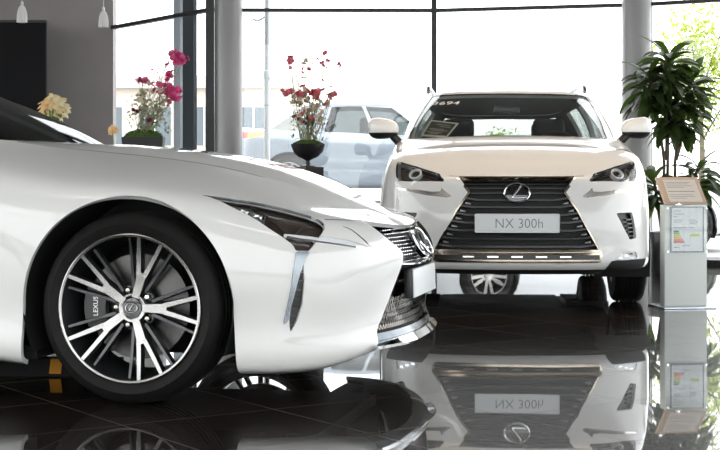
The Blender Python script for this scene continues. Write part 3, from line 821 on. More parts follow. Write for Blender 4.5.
# ------------------------------------------------------------------ the white SUV
def build_suv():
    body, house = suv_shapes()
    root = thing('car', 'white SUV facing us with a slatted black hourglass grille and lettered plate', 'car', SUV_AT, SUV_RZ)
    P = body.piece()
    for xa in (0, -2.66): P = arch_cut(P, xa, .364, .405)
    gp_ = [tuple(p) for p in SF['grille']]
    P, gp = sub_poly(P, mirror_closed(gp_), False)
    P, bp = sub_poly(P, mirror_closed([(.516, .392), (.53, .382), (.536, .354), (.524, .322), (.505, .313)]), False)
    P, hp = sub_poly(P, SF['headlight'])
    P, dp = sub_poly(P, SF['drl'])
    P, vp = sub_poly(P, SF['vent'])
    P, fp = sub_poly(P, SF['fog'])
    P, tp = sub_poly(P, [(.57, .262), (.575, .284), (.6, .322), (.66, .327), (.95, .327), (.95, .262)])
    lo, P = P.clip(.268 - P.S[:, 1])
    shell = px_shell('body_shell', P, M['paint'], root)
    lo = lo.clip(.58 - np.abs(lo.S[:, 0]))[0]
    px_shell('lower_skirt', lo, M['matte'], root)
    for s_ in tp.split_sides(): px_shell('corner_skirt', s_, M['matte'], root, .003, -.02)
    hood = crest_panel('bonnet', body, 1.93, lambda p: .035 * min(max((.87 - p[0]) / .5, 0), 1), M['paint'], root)
    ribbon('shut_line', [body.at(s, np.interp(abs(s), [0, .25, .45], [.846, .846, .853]), 0) for s in np.linspace(-.44, .44, 40)], M['matte'], shell, .0022, -.006, .001)
    # cabin
    H = house.piece(); h = len(house.S) // 2
    ws, H = H.clip(sdf_poly(H.S, SH['windshield']) + .0)
    def fields(H):
        sw = np.abs(H.S[:, 0]); return sw, (H.V[:, 2] - np.interp(sw, house.S[h:], house.P[h:, 0, 2])) / np.interp(sw, house.S[h:], house.P[h:, -1, 2] - house.P[h:, 0, 2])
    sides = []
    for a, b in ((.98, 1.62), (1.69, 2.55), (2.62, 3.25)):
        sw, t = fields(H)
        g, H = H.clip(np.minimum(np.minimum(t - .04, .90 - t) * .4, np.minimum(sw - a - .05 * t, b - sw))); sides += g.split_sides()
    sw, t = fields(H)
    rear, H = H.clip(np.minimum(np.minimum(t - .05, .90 - t) * .35, sw - 3.62))
    fr = px_shell('cabin_frame', H, M['paint'], root, 0, -.035, inner=M['lining'])
    px_shell('windscreen', ws, M['wind'], root, -.002, -.007)
    ribbon('screen_edge', [Wp for Wp in line_pts(house, SH['windshield'], -.001, 3, True)], M['matte'], fr, .011, -.008, .001, closed=True)
    for s_ in sides: px_shell('side_window', s_, M['wind'], root, -.004, -.009)
    px_shell('rear_window', rear, M['wind'], root, -.004, -.009)
    cap_panel('roof', house, .055, M['paint'], root); lin = cap_panel('headlining', house, .04, M['lining'], root); lin.location = (0, 0, -.02)
    for s in (-1, 1):
        bm = bmesh.new(); pts = [(-1.25, s * .60, 1.50), (-1.32, s * .60, 1.545), (-1.6, s * .61, 1.575), (-2.2, s * .60, 1.575), (-2.7, s * .57, 1.545), (-2.8, s * .57, 1.50)]
        bm_tube(bm, catmull(pts, 6), .016, 8); bobj('roof_rail', bm, M['bluegrey'], root)
        mirror_unit(root, (-.60, s * .915, 1.195), s, .225, .175, .17)
    # cabin contents
    bm = bmesh.new(); bm_box(bm, (-.95, -.70, .85), (-.42, .70, 1.10), .07, seg=3)
    db = bobj('dashboard', bm, M['cabin'], root)
    bm = bmesh.new(); ring = [Vector((-.98 + .06 * math.sin(k * PI / 12), .36 + .19 * math.cos(k * PI / 12), 1.0 + .18 * math.sin(k * PI / 12))) for k in range(25)]
    bm_tube(bm, ring, .016, 8, cap=False); bobj('steering_wheel', bm, M['cabin'], db)
    for xx, yy in ((-1.55, .37), (-1.55, -.37), (-2.45, .40), (-2.45, -.40)):
        bm = bmesh.new(); bm_box(bm, (xx - .25, yy - .25, .50), (xx + .30, yy + .25, .68), .06)
        bm_box(bm, (-.09, -.245, 0), (.08, .245, .54), .06, rot=Matrix.Translation((xx - .25, yy, .62)) @ Matrix.Rotation(R(-14), 4, 'Y'))
        st = bobj('seat', bm, M['cabin'], root); bm = bmesh.new()
        bm_box(bm, (xx - .50, yy - .13, 1.165), (xx - .39, yy + .13, 1.325), .045, seg=3); bobj('headrest', bm, M['cabin'], st)
    bm = bmesh.new(); bm_box(bm, (-3.3, -.70, .6), (-.4, .70, .66)); bobj('cabin_floor', bm, M['cabin'], root, smooth=False)
    bm = bmesh.new(); bm_box(bm, (-1.18, -.10, 1.335), (-1.14, .10, 1.40), .015); bobj('rear_view_mirror', bm, M['gloss'], root)
    # headlights
    for s_ in hp.split_sides():
        sg = -1 if s_.S[:, 0].mean() < 0 else 1
        hl = px_shell('headlight', s_, M['bezel'], root, -.045, -.06); px_shell('lens', s_, M['lens'], hl, 0, -.003)
        fm = side_frame(body, sg * .714, .874, -.04); bm = bmesh.new()
        bm_lathe(bm, [(.040, 0), (.043, .030), (.036, .034), (.030, .024), (.029, .02)], 36, fm); bobj('lamp_ring', bm, M['drl'], hl)
        bm = bmesh.new(); bm_lathe(bm, [(.029, .0), (.028, .022), (.018, .032), (0, .036)], 36, fm); bobj('projector', bm, M['gloss'], hl)
        ribbon('lamp_trim', [body.at(sg * a, b, -.03) for a, b in catmull([(.49, .826), (.56, .829), (.66, .828)], 6)], M['lamp'], hl, .009, -.012, .004)
        ribbon('lamp_trim', [body.at(sg * a, b, -.03) for a, b in catmull([(.53, .862), (.60, .873), (.66, .885)], 6)], M['dchrome'], hl, .006, -.012, .004)
        ribbon('lamp_trim', [body.at(sg * a, b, -.035) for a, b in catmull([(.78, .83), (.82, .835), (.85, .85)], 6)], M['bronze'], hl, .007, -.012, .004)
        L = [(sg * a, b) for a, b in SF['headlight']]
        ribbon('lamp_edge', line_pts(body, L, -.002, 3, True), M['gloss'], hl, .004, -.012, .001, closed=True)
    for s_ in dp.split_sides():
        sg = -1 if s_.S[:, 0].mean() < 0 else 1
        dr = px_shell('running_light', s_, M['warmchrome'], root, -.003, -.02)
        ribbon('trim', [body.at(sg * a, b, -.003) for a, b in catmull([(.46, .722), (.535, .735), (.574, .74), (.693, .757), (.85, .775)], 6)], M['chrome'], dr, .0045, -.01, .003)
    for s_ in vp.split_sides():
        sg = -1 if s_.S[:, 0].mean() < 0 else 1
        v = px_shell('air_slot', s_, M['black'], root, -.03, -.045)
        for k in range(5):
            z0 = .475 + .026 * k; ribbon('slat', [body.at(sg * (.745 - .02 * k / 5 + .05 * q), z0, -.02) for q in (0, .5, 1)], M['gunmetal'], v, .005, -.01, .012)
    for s_ in fp.split_sides():
        sg = -1 if s_.S[:, 0].mean() < 0 else 1
        f_ = px_shell('fog_lamp', s_, M['drl'], root, -.012, -.03); px_shell('lens', s_, M['lens'], f_, 0, -.003)
        for k in range(3): ribbon('lamp_trim', [body.at(sg * (.66 + .05 * k + .03 * q), .338 + .012 * k, -.012) for q in (0, 1)], M['chrome'], f_, .005, -.01, .004)
    # grille
    g = px_shell('grille', gp, M['matte'], root, -.05, -.065)
    zz = np.array([p[1] for p in gp_[::-1]]); ss = np.array([p[0] for p in gp_[::-1]])
    for z in (.832, .806, .778, .748, .705, .66, .612, .563, .512, .46, .412):
        lim = np.interp(z, zz, ss) - .006; big = z < .74
        pts = []
        for s in np.linspace(-lim, lim, 36):
            e = max(0, (abs(s) - (lim - .085)) / .085) if big else 0
            pts.append(body.at(s, z + (.012 * e if big else 0), -.03 + .016 * e))
        ribbon('grille_slat', pts, M['black'], g, .0075 if big else .0055, -.012, .010)
    for z in (.683, .636, .588, .538, .486, .436):                     # bright slat ends
        lim = np.interp(z, zz, ss)
        for sg in (-1, 1): ribbon('slat_tip', [body.at(sg * (lim - .022 - .034 * q), z + .004 - .006 * q, -.018 - .006 * q) for q in (0, .5, 1)], M['slat'], g, [.008, .006, .003], -.012, .001)
    for sg in (-1, 1): ribbon('grille_edge', [body.at(sg * a, b, -.002) for a, b in ((.514, .395), (.456, .498), (.382, .635), (.318, .728), (.303, .748), (.306, .757), (.330, .792), (.367, .845))], M['bronze'], g, [.006, .006, .006, .007, .008, .009, .011, .012], -.02, .003)
    ribbon('grille_edge', [body.at(s, .846, 0) for s in np.linspace(-.368, .368, 30)], M['bronze'], g, .007, -.02, .003)
    bm = bmesh.new(); fm = side_frame(body, 0, .747, -.012); bm_lathe(bm, [(.064, -.02), (.064, .002), (0, .006)], 40, fm @ Matrix.Diagonal((1.12, .88, 1, 1)))
    eb = bobj('emblem', bm, M['gloss'], g); emblem(eb, side_frame(body, 0, .747, .0), .158, .118, M['chrome'], 'emblem_ring')
    # bright bar under the grille
    bar = px_shell('bumper_bar', bp, M['bronze'], root, .004, -.03)
    ribbon('bar_lip', [body.at(s, .384, .004) for s in np.linspace(-.52, .52, 40)], M['bronze'], bar, .009, -.02, .014)
    ribbon('bar_groove', [body.at(s, .346, .002) for s in np.linspace(-.515, .515, 40)], M['black'], bar, .018, -.02, .006)
    for s in (-.30, -.15, .0, .15, .30):
        ribbon('bar_slot', [body.at(s + q, .349, .006) for q in (-.034, 0, .034)], M['chrome'], bar, .0055, -.01, .003)
    # plate
    fm = frame((.945, 0, .56), (0, 1, 0), (0, 0, 1), (1, 0, 0)); bm = bmesh.new()
    bm_box(bm, (-.262, -.059, -.05), (.262, .059, .0), .004, rot=fm); pl = bobj('number_plate', bm, M['black'], root)
    bm = bmesh.new(); bm_box(bm, (-.262, -.059, -.001), (.262, .059, .004), .012, rot=fm, seg=4); pf = bobj('plate_face', bm, M['plate'], pl)
    text_obj('lettering', 'NX 300h', .085, M['ink'], pl, fm @ Matrix.Translation((.012, -.004, .0042)), .0008, -.0011, sx=.95)
    # running gear
    for xa in (0, -2.66):
        for s in (-1, 1):
            wheel(root, xa, s * .885, .364, .24, .225, 'suv', s, detail=False)
            wheel_well(root, xa, s, .364, .408, .885, .53)
    under_tray(root, .80, -3.55, 0, -2.66, .82, .24, .30, .41, nose=False)
    return root
# ------------------------------------------------------------------ showroom
random.seed(7)
sc = bpy.context.scene
RM = {}
RM['wall'] = mat('grey plaster', (.33, .30, .29), rough=.8, noise=(3, (.305, .28, .27), .3, .7))
RM['ceil'] = mat('pale ceiling', (.42, .415, .41), rough=.8)
RM['post'] = mat('black window frame', (.018, .018, .02), rough=.4)
RM['slate'] = mat('slate window frame', (.055, .068, .078), rough=.4)
RM['pale'] = mat('pale grey window frame', (.48, .53, .57), rough=.35)
RM['column'] = mat('silver column paint', (.27, .265, .26), rough=.38, metal=.3)
RM['pane'] = glass('window pane', (.93, .95, .95), .9)
RM['board'] = mat('black display board', (.010, .010, .011), rough=.8, spec=.2)
RM['white'] = mat('white lacquer', (.78, .78, .76), rough=.4)
RM['stand'] = mat('white powder coat', (.80, .84, .81), rough=.4)
RM['concrete'] = mat('pale paving', (.42, .42, .41), rough=.8, noise=(1.2, (.36, .36, .35), .35, .7))

def floor_material():
    m = bpy.data.materials.new('polished dark tiles'); m.use_nodes = True; nt = m.node_tree; b = nt.nodes['Principled BSDF']; L = nt.links.new
    tc = nt.nodes.new('ShaderNodeTexCoord'); mp = nt.nodes.new('ShaderNodeMapping'); mp.vector_type = 'POINT'
    mp.inputs['Rotation'].default_value = (0, 0, R(-34.5)); mp.inputs['Location'].default_value = (-.325 + .6 * 40, -.32 + .6 * 40, 0)
    br = nt.nodes.new('ShaderNodeTexBrick'); br.offset = 0; br.squash = 1
    br.inputs['Scale'].default_value = 1; br.inputs['Brick Width'].default_value = .6; br.inputs['Row Height'].default_value = .6
    br.inputs['Mortar Size'].default_value = .0022; br.inputs['Mortar Smooth'].default_value = .1; br.inputs['Bias'].default_value = 0
    br.inputs['Color1'].default_value = (.019, .0145, .012, 1); br.inputs['Color2'].default_value = (.023, .0178, .015, 1); br.inputs['Mortar'].default_value = (.16, .125, .10, 1)
    L(tc.outputs['Object'], mp.inputs['Vector']); L(mp.outputs['Vector'], br.inputs['Vector']); L(br.outputs['Color'], b.inputs['Base Color'])
    r = nt.nodes.new('ShaderNodeMapRange'); r.inputs['To Min'].default_value = .34; r.inputs['To Max'].default_value = .6
    L(br.outputs['Fac'], r.inputs['Value']); L(r.outputs['Result'], b.inputs['Roughness'])
    cw = nt.nodes.new('ShaderNodeMapRange'); cw.inputs['To Min'].default_value = 1.0; cw.inputs['To Max'].default_value = .25
    L(br.outputs['Fac'], cw.inputs['Value']); L(cw.outputs['Result'], b.inputs['Coat Weight'])
    n = nt.nodes.new('ShaderNodeTexNoise'); n.inputs['Scale'].default_value = 1.6; n.inputs['Detail'].default_value = 1
    bp = nt.nodes.new('ShaderNodeBump'); bp.inputs['Strength'].default_value = .10; bp.inputs['Distance'].default_value = .006
    L(tc.outputs['Object'], n.inputs['Vector']); L(n.outputs['Fac'], bp.inputs['Height']); L(bp.outputs['Normal'], b.inputs['Normal'])
    b.inputs['IOR'].default_value = 1.13; b.inputs['Coat Weight'].default_value = 1.0; b.inputs['Coat Roughness'].default_value = .018
    L(bp.outputs['Normal'], b.inputs['Coat Normal'])
    return m

Q = [(-2.74, 16.1), (-1.50, 14.42), (.76, 14.46), (2.70, 13.98), (4.1, 13.2), (6.2, 11.2), (8.0, 8.3), (9.0, 4.5), (9.0, -4.5)]
HT = 4.0
outline = [(-10, -4.5), (-10, 16.1)] + Q
bm = bmesh.new(); bm_prism(bm, [(x, y) for x, y in outline], -.2, 0); struct(bobj('floor', bm, floor_material(), smooth=False))
bm = bmesh.new(); bm_prism(bm, [(x, y) for x, y in outline], HT, HT + .2); struct(bobj('ceiling', bm, RM['ceil'], smooth=False))
bm = bmesh.new(); bm_box(bm, (-10.2, 16.1, 0), (-2.74, 16.3, HT)); struct(bobj('wall_back', bm, RM['wall'], smooth=False))
bm = bmesh.new(); bm_box(bm, (-10.2, 14, 0), (-10, 16.1, HT)); struct(bobj('wall_left', bm, RM['wall'], smooth=False))

def post(bm, p, d, w, dep, z0=0, z1=HT, mi=0):
    """upright bar at p, width w along direction d"""
    ex = Vector((d[0], d[1], 0)).normalized(); ey = Vector((-ex.y, ex.x, 0)); fm = frame((p[0], p[1], 0), ex, ey, (0, 0, 1))
    bm_box(bm, (-w / 2, -dep / 2, z0), (w / 2, dep / 2, z1), rot=fm, mi=mi)

def window(i, a, b, ups, zt=2.51, th=.034):
    """glazed bay from a to b: ups = [(t, width, depth, material)] uprights"""
    a, b = Vector((*a, 0)), Vector((*b, 0)); d = (b - a); L = d.length; ex = d.normalized(); ey = Vector((-ex.y, ex.x, 0)); fm = frame(a, ex, ey, (0, 0, 1))
    bm = bmesh.new()
    for z0, z1, dp in ((0, .07, .08), (zt - th / 2, zt + th / 2, .06), (HT - .08, HT, .08)): bm_box(bm, (0, -dp / 2, z0), (L, dp / 2, z1), rot=fm)
    for t, w, dp, mi in ups: bm_box(bm, (t * L - w / 2, -dp / 2, .0), (t * L + w / 2, dp / 2, HT), rot=fm, mi=mi)
    f = struct(bobj('window_%d' % i, bm, [RM['post'], RM['slate'], RM['pale']], smooth=False))
    bm = bmesh.new(); bm_box(bm, (.0, -.006, .06), (L, .006, HT - .06), rot=fm); bobj('pane', bm, RM['pane'], f, smooth=False)
    return f
window(1, Q[0], Q[1], [(.703, .13, .04, 2), (.815, .22, .04, 1)], th=.04)
window(2, Q[1], Q[2], [(.004, .085, .05, 0), (.99, .05, .08, 0)])
window(3, Q[2], Q[3], [(.985, .05, .06, 0)])
window(4, Q[3], Q[4], [(.06, .035, .06, 0)])
for k in range(4, 7): window(k + 1, Q[k], Q[k + 1], [(.0, .06, .1, 0), (.5, .04, .06, 0)])
window(8, Q[7], Q[8], [(t / 4, .06, .1, 0) for t in range(5)])
window(9, (9.0, -4.5), (-10, -4.5), [(t / 8, .06, .1, 0) for t in range(9)])
window(10, (-10, -4.5), (-10, 14), [(t / 8, .06, .1, 0) for t in range(9)])  # unseen left side, glazed bay added to brighten the grey wall
for px_, y_, lab in ((228.5, 14.28, 'left'), (636.5, 13.72, 'right')):
    bm = bmesh.new(); x_ = (px_ - 360) / 1450 * y_; bm_lathe(bm, [(.137, 0), (.137, HT)], 48, Matrix.Translation((x_, y_, 0))); struct(bobj('column_' + lab, bm, RM['column']))

# black board in front of the grey wall
b_ = thing('display_board', 'tall black board standing before the grey wall', 'board', (-4.35, 15.5, 0))
bm = bmesh.new(); bm_box(bm, (-1.0, -.035, .02), (1.0, .035, 2.50), .006); bobj('panel', bm, RM['board'], b_)
bm = bmesh.new(); bm_box(bm, (-1.0, -.045, 2.50), (1.005, .045, 2.525)); bobj('top_rail', bm, RM['post'], b_)
for s in (-1, 1):
    bm = bmesh.new(); bm_box(bm, (s * .8 - .04, -.25, 0), (s * .8 + .04, .25, .03)); bobj('foot', bm, RM['post'], b_)

# ribbed white pendant lamps
def pendant(x, y, zb, h, r, label):
    p = thing('pendant_lamp', label, 'lamp', (x, y, zb), 0, 'white ribbed pendants before the grey wall')
    bm = bmesh.new(); n = 64
    prof = [(1.0, 0), (1.0, .18), (.97, .40), (.84, .66), (.62, .86), (.36, .97), (.20, 1.0)]
    rings = []
    for q, z in prof:
        rings.append([bm.verts.new((r * q * (1 - (.13 if (k // 2) % 2 else 0) * (q > .3)) * math.cos(2 * PI * k / n), r * q * (1 - (.13 if (k // 2) % 2 else 0) * (q > .3)) * math.sin(2 * PI * k / n), z * h)) for k in range(n)])
    for A, B in zip(rings, rings[1:]):
        for k in range(n): bm.faces.new((A[k], A[(k + 1) % n], B[(k + 1) % n], B[k]))
    bm.faces.new(rings[-1]); bobj('shade', bm, mat('white porcelain', (.86, .84, .82), rough=.35), p)
    bm = bmesh.new(); bm_lathe(bm, [(.006, h), (.014, h + .001), (.012, h + .03), (.002, h + .035)], 16); bm_tube(bm, [(0, 0, h + .03), (0, 0, HT - zb - .02)], .0035, 6); bobj('cord', bm, RM['white'], p)
    bm = bmesh.new(); bm_lathe(bm, [(0, HT - zb - .03), (.04, HT - zb - .03), (.045, HT - zb), (0, HT - zb)], 20); bobj('ceiling_rose', bm, RM['white'], p)
pendant((22 - 360) / 1450 * 13, 13, 2.235, .155, .048, 'white ribbed pendant lamp hanging above the black board')
pendant((103.5 - 360) / 1450 * 13, 13, 2.19, .150, .046, 'white ribbed pendant lamp hanging beside the window edge')

# unseen ceiling panels, added as fill light over the cars
warm = mat('warm diffuser', (1, 1, 1), emit=((1.0, .72, .48), 16)); cool = mat('neutral diffuser', (1, 1, 1), emit=((1.0, .95, .88), 6))
def fill_panel(x, y, w, l, m, rz=0):
    t = thing('fill_light', 'long unseen ceiling panel added as fill light above the cars', 'light', (x, y, HT), rz, 'added fill lights')
    bm = bmesh.new(); bm_box(bm, (-w / 2 - .03, -l / 2 - .03, -.06), (w / 2 + .03, l / 2 + .03, .0)); bobj('housing', bm, RM['white'], t, smooth=False)
    bm = bmesh.new(); bm_box(bm, (-w / 2, -l / 2, -.068), (w / 2, l / 2, -.061)); bobj('diffuser', bm, m, t, smooth=False)
for x, y, w, l, m in ((-2.5, 3.2, 2.4, .3, cool), (.5, 2.2, 2.4, .3, cool), (-5, 8, 2.4, .3, cool)): fill_panel(x, y, w, l, m)
def spotlight(x, y, tx, ty, watt):
    """unseen ceiling spot, added to throw warm light at (tx, ty)"""
    t = thing('spotlight', 'unseen black ceiling spotlight added to warm the white SUV', 'spotlight', (x, y, HT), 0, 'added warm spotlights')
    bm = bmesh.new(); bm_lathe(bm, [(.0, 0), (.05, 0), (.05, -.02), (.015, -.025), (.015, -.12), (0, -.12)], 20); bobj('bracket', bm, RM['post'], t)
    d = (Vector((tx, ty, 1.0)) - Vector((x, y, HT - .2))).normalized(); q = d.to_track_quat('-Z', 'Y'); fm = Matrix.Translation((0, 0, -.16)) @ q.to_matrix().to_4x4()
    bm = bmesh.new(); bm_lathe(bm, [(0, .10), (.045, .10), (.055, .06), (.06, -.08), (.054, -.08), (.05, .0), (0, .02)], 24, fm); bobj('lamp_head', bm, RM['post'], t)
    l = bpy.data.lights.new('spot', 'SPOT'); l.energy = watt; l.color = (1.0, .74, .50); l.spot_size = R(70); l.spot_blend = .8; l.shadow_soft_size = .05
    o = bpy.data.objects.new('spot', l); C.objects.link(o); o.parent = t; o.matrix_local = Matrix.Translation(Vector((0, 0, -.16)) + d * .10) @ q.to_matrix().to_4x4()
for x, y in ((.2, 9.4), (1.1, 9.2), (2.0, 9.4)): spotlight(x, y, x * .3 + .75, 9.9, 50)
# ------------------------------------------------------------------ plants, flowers, stand
GM = {}
GM['leaf'] = mat('dark glossy leaf', (.022, .040, .012), rough=.36, noise=(9, (.045, .072, .020), .4, .7))
GM['stem'] = mat('tan cane', (.16, .12, .07), rough=.7, noise=(40, (.10, .08, .05), .4, .6))
GM['pot'] = mat('brushed steel pot', (.30, .30, .31), rough=.28, metal=.8)
GM['soil'] = mat('soil', (.02, .014, .01), rough=.9)
GM['moss'] = mat('green moss', (.03, .07, .008), rough=.9, noise=(60, (.07, .13, .015), .4, .6), bump=(120, .8))
GM['bowl'] = mat('matt black ceramic', (.012, .012, .013), rough=.45)
GM['magenta'] = mat('magenta petal', (.72, .05, .26), rough=.5, noise=(30, (.85, .24, .46), .35, .7))
GM['pinkred'] = mat('dusty red petal', (.62, .08, .13), rough=.5, noise=(30, (.85, .36, .38), .35, .7))
GM['cream'] = mat('pale cream petal', (.80, .74, .62), rough=.6, noise=(30, (.66, .60, .46), .4, .6))
GM['maroon'] = mat('maroon petal', (.16, .015, .03), rough=.6)
GM['twig'] = mat('grey green twig', (.30, .31, .17), rough=.8)
GM['tulip'] = mat('apricot petal', (.95, .62, .28), rough=.5, noise=(9, (.95, .80, .50), .35, .65))
GM['ivory'] = mat('ivory petal', (.95, .82, .50), rough=.5, noise=(12, (.95, .90, .70), .35, .65))
GM['green'] = mat('fresh green stem', (.16, .34, .05), rough=.5)

def translucent(m, amount, col):
    """thin petals and leaves let some daylight through"""
    nt = m.node_tree; b = nt.nodes['Principled BSDF']; o = [n for n in nt.nodes if n.type == 'OUTPUT_MATERIAL'][0]
    t = nt.nodes.new('ShaderNodeBsdfTranslucent'); t.inputs['Color'].default_value = (*col, 1); x = nt.nodes.new('ShaderNodeMixShader'); x.inputs[0].default_value = amount
    nt.links.new(b.outputs[0], x.inputs[1]); nt.links.new(t.outputs[0], x.inputs[2]); nt.links.new(x.outputs[0], o.inputs['Surface'])
translucent(GM['leaf'], .30, (.10, .16, .03)); translucent(GM['magenta'], .4, (.85, .12, .35)); translucent(GM['pinkred'], .35, (.9, .25, .28)); translucent(GM['cream'], .35, (.85, .80, .62))
translucent(GM['tulip'], .4, (.98, .68, .30)); translucent(GM['ivory'], .4, (.98, .88, .55)); translucent(GM['green'], .3, (.25, .45, .08))

def leaf_strip(bm, p, d, L, w, droop, roll=0., n=7, mi=0, fold=.25):
    """lanceolate leaf from p along d, bending down"""
    d = Vector(d).normalized(); side = d.cross(Vector((0, 0, 1)));
    if side.length < 1e-3: side = Vector((1, 0, 0))
    side.normalize(); side = Matrix.Rotation(roll, 3, d) @ side
    rows = []; c = Vector(p); t = d.copy()
    for k in range(n + 1):
        u = k / n; ww = w * (math.sin(PI * min(u * .92 + .06, 1)) ** .8) * (1 if u < 1 else 0)
        up = side.cross(t).normalized()
        if k == n: rows.append([bm.verts.new(c)])
        else: rows.append([bm.verts.new(c - side * ww / 2 + up * ww * fold), bm.verts.new(c), bm.verts.new(c + side * ww / 2 + up * ww * fold)])
        t = (t + Vector((0, 0, -droop / n))).normalized(); c = c + t * L / n
    for A, B in zip(rows, rows[1:]):
        if len(B) == 1: fs = [(A[0], A[1], B[0]), (A[1], A[2], B[0])]
        else: fs = [(A[0], A[1], B[1], B[0]), (A[1], A[2], B[2], B[1])]
        for f in fs: bm.faces.new(f).material_index = mi

def blossom_mesh(name, m, r, petals=5, cup=.35, centre=None):
    bm = bmesh.new()
    for k in range(petals):
        a = 2 * PI * k / petals; d = Vector((math.cos(a), math.sin(a), cup))
        leaf_strip(bm, (0, 0, 0), d, r, r * 1.05, .5, n=4, fold=.10)
    if centre: 
        bmesh.ops.create_icosphere(bm, subdivisions=1, radius=r * .2)
    me = bpy.data.meshes.new(name); bm.to_mesh(me); bm.free(); me.materials.append(m)
    me.polygons.foreach_set('use_smooth', [True] * len(me.polygons)); return me

def put(name, me, parent, loc, scale=1., rot=None):
    o = bpy.data.objects.new(name, me); C.objects.link(o); o.parent = parent; o.location = loc; o.scale = (scale,) * 3
    o.rotation_euler = rot or (random.uniform(-1.2, 1.2), random.uniform(-1.2, 1.2), random.uniform(0, 6)); return o

def scatter(parent, items):
    """items: (mesh, location, scale); the 100 that show largest become parts, the rest one mass of petals"""
    items = sorted(items, key=lambda q: -(q[2] * max(v.co.length for v in q[0].vertices) - q[1][1] * .02))
    for me, p, s in items[:100]: put('blossom', me, parent, p, s)
    rest = items[100:]
    if rest:
        ms = []; bm = bmesh.new()
        for me, p, s in rest:
            m = me.materials[0]
            if m not in ms: ms.append(m)
            tmp = me.copy(); tmp.transform(Matrix.Translation(p) @ Matrix.Rotation(random.uniform(0, 6), 4, 'Z') @ Matrix.Rotation(random.uniform(-1.2, 1.2), 4, 'X') @ Matrix.Scale(s, 4))
            k = len(bm.faces); bm.from_mesh(tmp); bm.faces.ensure_lookup_table(); bpy.data.meshes.remove(tmp)
            for f in bm.faces[k:]: f.material_index = ms.index(m)
        tag(bobj('small_blossom', bm, ms, parent, fix=False), kind='stuff')

rnd = random.Random(11)
# --- dracaena behind the information stand
def dracaena(x, y):
    t = thing('potted_plant', 'tall dark green cane plant with drooping leaves in a steel pot beside a column', 'plant', (x, y, 0))
    bm = bmesh.new(); bm_lathe(bm, [(0, 0), (.165, 0), (.18, .02), (.195, .37), (.185, .37), (.175, .33), (0, .33)], 48); bobj('pot', bm, GM['pot'], t)
    bm = bmesh.new(); bm_lathe(bm, [(.176, .33), (.10, .345), (0, .35)], 24); bobj('soil', bm, GM['soil'], t)
    s = 113.
    def at(px, py, dy=0.): return Vector(((px - 668) / s, dy, .84 + (178 - py) / s))
    heads = [(at(667, 58, 0), 1.0), (at(646, 78, -.08), .95), (at(690, 82, .06), .95), (at(664, 104, -.12), .85), (at(682, 110, -.05), .8), (at(654, 180, .05), .6), (at(696, 168, -.03), .65)]
    canes = [[(0, 0, .33), (-.01, .02, .8), at(667, 150, .02), heads[0][0]], [(-.06, .02, .33), (-.05, 0, .8), at(661, 150, -.02), heads[1][0]], [(.05, -.03, .33), (.05, 0, .85), at(676, 150, .03), heads[2][0]],
             [at(665, 160, 0), at(664, 135, -.06), heads[3][0]], [at(675, 160, 0), at(679, 140, -.04), heads[4][0]], [(-.05, .06, .33), (-.09, .06, .6), heads[5][0]], [(.08, .03, .33), (.15, .0, .65), heads[6][0]]]
    for c in canes:
        bm = bmesh.new(); bm_tube(bm, catmull(c, 6), .014, 8); bobj('cane', bm, GM['stem'], t)
    for (h, k) in heads:
        bm = bmesh.new(); n = int(56 * k)
        for i in range(n):
            u = i / n; a = i * 2.399 + rnd.uniform(-.3, .3); el = .95 - 1.15 * (1 - u)**.8 + rnd.uniform(-.25, .25); L = rnd.uniform(.24, .37) * (.7 + .3 * k)
            d = Vector((math.cos(a) * math.cos(el), math.sin(a) * math.cos(el), math.sin(el)))
            leaf_strip(bm, h + Vector((0, 0, -.24 * (1 - u) * (1 + k) / 2)) + d * .015, d, L, rnd.uniform(.065, .09), rnd.uniform(.7, 1.4), rnd.uniform(-.6, .6), fold=.15)
        bobj('foliage', bm, GM['leaf'], t, fix=False)
dracaena(2.72, 12.75)

def pedestal(x, y, z, w, m, label, rz=0, d=None, name='pedestal', cat='pedestal'):
    p = thing(name, label, cat, (x, y, 0), rz); d = d or w
    bm = bmesh.new(); bm_box(bm, (-w / 2, -d / 2, .015), (w / 2, d / 2, z), .004); bobj('body', bm, m, p)
    bm = bmesh.new(); bm_box(bm, (-w / 2 + .015, -d / 2 + .015, 0), (w / 2 - .015, d / 2 - .015, .016)); bobj('plinth', bm, RM['post'], p, smooth=False)
    return p

# --- red and cream flowers in a black bowl on a box pedestal
S1 = 131.8; X1, Y1 = (308 - 360) / 1450 * 11., 11.
pedestal(X1 + .005, Y1, .925, .165, mat('dark grey laminate', (.045, .045, .047), rough=.5), 'slim dark grey box pedestal under the round flower bowl', R(37))
t = thing('flower_arrangement', 'airy red and cream flowers in a round black footed bowl on a pedestal', 'flowers', (X1, Y1, .925))
bm = bmesh.new(); bm_lathe(bm, [(0, 0), (.055, 0), (.055, .008), (.014, .016), (.013, .045), (.03, .056), (.075, .075), (.112, .115), (.130, .172), (.124, .172), (.105, .118), (0, .10)], 56); bobj('bowl', bm, GM['bowl'], t)
bm = bmesh.new(); bmesh.ops.create_uvsphere(bm, u_segments=40, v_segments=20, radius=1)
for v in bm.verts:
    q = 1 + .10 * math.sin(23 * v.co.x + 7 * v.co.y) * math.sin(19 * v.co.y + 5); v.co = Vector((v.co.x * .118 * q, v.co.y * .118 * q, .160 + v.co.z * .045 * q))
bobj('moss', bm, GM['moss'], t)
me_r = blossom_mesh('blossom', GM['pinkred'], .022); me_c = blossom_mesh('blossom', GM['cream'], .02); me_m = blossom_mesh('blossom', GM['maroon'], .018); me_y = blossom_mesh('blossom', GM['tulip'], .016)
